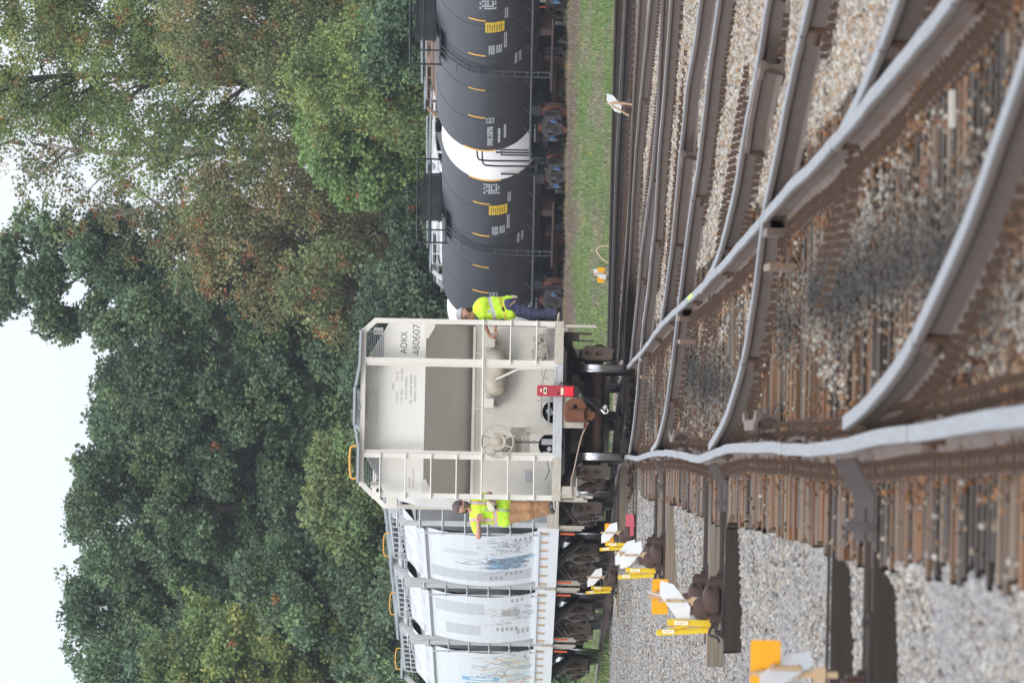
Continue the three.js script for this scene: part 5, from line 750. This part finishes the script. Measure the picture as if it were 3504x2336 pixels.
  const gl = []; for (let k = 0; k < 6; k++) gl.push(tube([[1.875, 1.985, -0.32], [1.89 + k * 0.008, 1.95, -0.3 - k * 0.012], [1.90 + rr(-0.02, 0.025), 1.88 + rr(-0.02, 0.02), -0.3 - k * 0.012]], 0.012, 10, 6)); part('work_gloves', gl, std(0.5, 0.42, 0.28, 0.9), t);
  const ch = []; for (let k = 0; k < 8; k++) ch.push(torus(0.013, 0.005, 1.76 + k * 0.011, 1.99 - k * 0.013, -0.145 - k * 0.006, 0, k % 2 ? 1.4 : 0.2, 0.6, 5, 10)); part('key_chain', ch, M.brass, t);
}
{ // left: facing the camera, head turned, elbow out
  const t = thing('person', 'person in lime safety vest, tan trousers and brown cap with elbow out', 'person', HX, HY, HZ), F = V(0.75, 0, 0.66).normalize();
  const hd = [-1.65, 2.715, -0.28], sh = [-1.885, 2.50, -0.33], el2 = [-2.135, 2.435, -0.26], wr = [-1.90, 2.44, -0.10], sh2 = [-1.53, 2.50, -0.33], el3 = [-1.43, 2.26, -0.30], wr2 = [-1.55, 2.275, -0.13];
  const skinC = (x, y, z) => (y < 2.70 && y > 2.60 && ((x - hd[0]) * F.x + (z - hd[2]) * F.z) > 0.03 && x > -1.70 ? [0.12, 0.085, 0.065] : [0.50, 0.265, 0.185]);
  part('body', [sdf([...headBones(hd, F.toArray(), 0.1), B([-1.69, 2.56, -0.33], [-1.675, 2.65, -0.31], 0.062, 0.056), B([-1.71, 2.46, -0.35], [-1.71, 2.0, -0.36], 0.12, 0.12), B(sh, el2, 0.052, 0.045), B(el2, wr, 0.043, 0.029), B(sh2, el3, 0.05, 0.042), B(el3, wr2, 0.04, 0.028), B([-1.8, 1.93, -0.36], [-1.75, 1.6, -0.33], 0.07, 0.05), B([-1.75, 1.6, -0.33], [-1.675, 1.25, -0.36], 0.05, 0.036), B([-1.62, 1.93, -0.36], [-1.6, 1.6, -0.32], 0.07, 0.05), B([-1.6, 1.6, -0.32], [-1.575, 1.25, -0.34], 0.05, 0.036)], 0.014, 0.012, skinC), sdf(handBones(wr, [0.95, -0.1, 0.15], [0.0, 0.25, -1], 1.05, 0.6), 0.006, 0.005, () => [0.48, 0.25, 0.18])], cloth(0.6), t);
  const lime = [0.50, 0.80, 0.03], silver = [0.46, 0.46, 0.47], orange = [0.85, 0.22, 0.03];
  const vest = (x, y, z) => {
    const g = grain([x, y, z], 0.12), arm = x < -1.945 || x > -1.49; if (arm) return [0.56, 0.86, 0.05].map((q) => q * g);
    const u = x + 1.72, front = z > -0.35, vneck = front && y > 2.33 && Math.abs(u - 0.0) < (y - 2.33) * 0.5; if (vneck) return [0.58, 0.88, 0.06].map((q) => q * g);
    const band = Math.abs(y - 2.165 - 0.10 * u), strap = Math.abs(Math.abs(u) - 0.145), zip = front && Math.abs(u - 0.03) < 0.014 && y < 2.34;
    if (band < 0.024 || (strap < 0.024 && y > 2.2)) return silver; if (band < 0.036 || (strap < 0.034 && y > 2.2)) return orange; if (zip) return [0.4, 0.42, 0.38];
    if (y < 2.02) return [0.58, 0.9, 0.05].map((q) => q * g);
    return lime.map((q, i) => q * g * (fbm(x * 12, y * 12, 2) > 0.35 ? [0.8, 0.86, 1.6][i] : 1));
  };
  part('safety_vest', sdf([B([-1.81, 2.51, -0.34], [-1.60, 2.51, -0.34], 0.085), B([-1.80, 2.42, -0.34], [-1.80, 2.06, -0.35], 0.13, 0.14), B([-1.63, 2.42, -0.34], [-1.63, 2.06, -0.35], 0.13, 0.135), B([-1.71, 2.4, -0.30], [-1.71, 2.05, -0.29], 0.12, 0.135), B([-1.84, 2.0, -0.35], [-1.60, 1.98, -0.35], 0.135, 0.125), B(sh, [-2.04, 2.465, -0.285], 0.082, 0.072), B(sh2, [-1.46, 2.36, -0.31], 0.08, 0.066)], 0.02, 0.012, vest, 0.010), cloth(0.75), t);
  const tan = (x, y, z) => [0.40, 0.225, 0.115].map((q) => q * grain([x * 0.8, y * 0.7, z], 0.28));
  const H1 = [-1.81, 1.93, -0.35], K1 = [-1.755, 1.59, -0.31], A1 = [-1.68, 1.245, -0.35], H2 = [-1.63, 1.93, -0.35], K2 = [-1.605, 1.6, -0.30], A2 = [-1.575, 1.245, -0.33];
  part('trousers', sdf([B([-1.79, 1.97, -0.36], [-1.63, 1.97, -0.36], 0.13), B(H1, K1, 0.115, 0.09), B(K1, A1, 0.088, 0.066), B(H2, K2, 0.105, 0.082), B(K2, A2, 0.08, 0.062)], 0.016, 0.012, tan, 0.008), cloth(0.9), t);
  part('boot', [sdf([B([-1.685, 1.215, -0.36], [-1.70, 1.195, -0.24], 0.052, 0.046)], 0.01, 0.01), sdf([B([-1.58, 1.23, -0.34], [-1.60, 1.20, -0.20], 0.056, 0.052)], 0.01, 0.01)], std(0.085, 0.08, 0.08, 0.8), t);
  capParts(t, [hd[0], hd[1] + 0.03, hd[2]], F.toArray(), std(0.115, 0.085, 0.08, 0.85));
  { const S = F.clone().cross(V(0, 1, 0)), at = (a, b, s) => V(...hd).addScaledVector(F, a).add(V(0, b, 0)).addScaledVector(S, s).toArray(); part('sunglasses', [bar(at(0.105, 0.022, -0.055), at(0.105, 0.022, 0.055), 0.014, 0.036), bar(at(0.10, 0.03, 0.06), at(-0.01, 0.025, 0.098), 0.008, 0.012), bar(at(0.10, 0.03, -0.06), at(-0.01, 0.025, -0.098), 0.008, 0.012)], M.black, t);
    part('hair', sdf([B(at(-0.04, -0.005, 0), at(-0.045, -0.04, 0), 0.09, 0.075)], 0.01, 0.01), std(0.045, 0.032, 0.025, 0.9), t); }
  part('glove', [sdf(handBones([-1.56, 2.275, -0.115], [-0.75, -0.35, 0.25], [0.1, 0.3, 0.9], 1.15, 0.35), 0.007, 0.005)], std(0.62, 0.58, 0.44, 0.9), t);
  part('radio', [bx(0.05, 0.11, 0.04, -1.615, 2.185, -0.12, 0, 0, -0.5), cyl(0.006, 0.006, 0.1, -1.57, 2.25, -0.12)], M.black, t);
}
renderer.render(scene, camera);
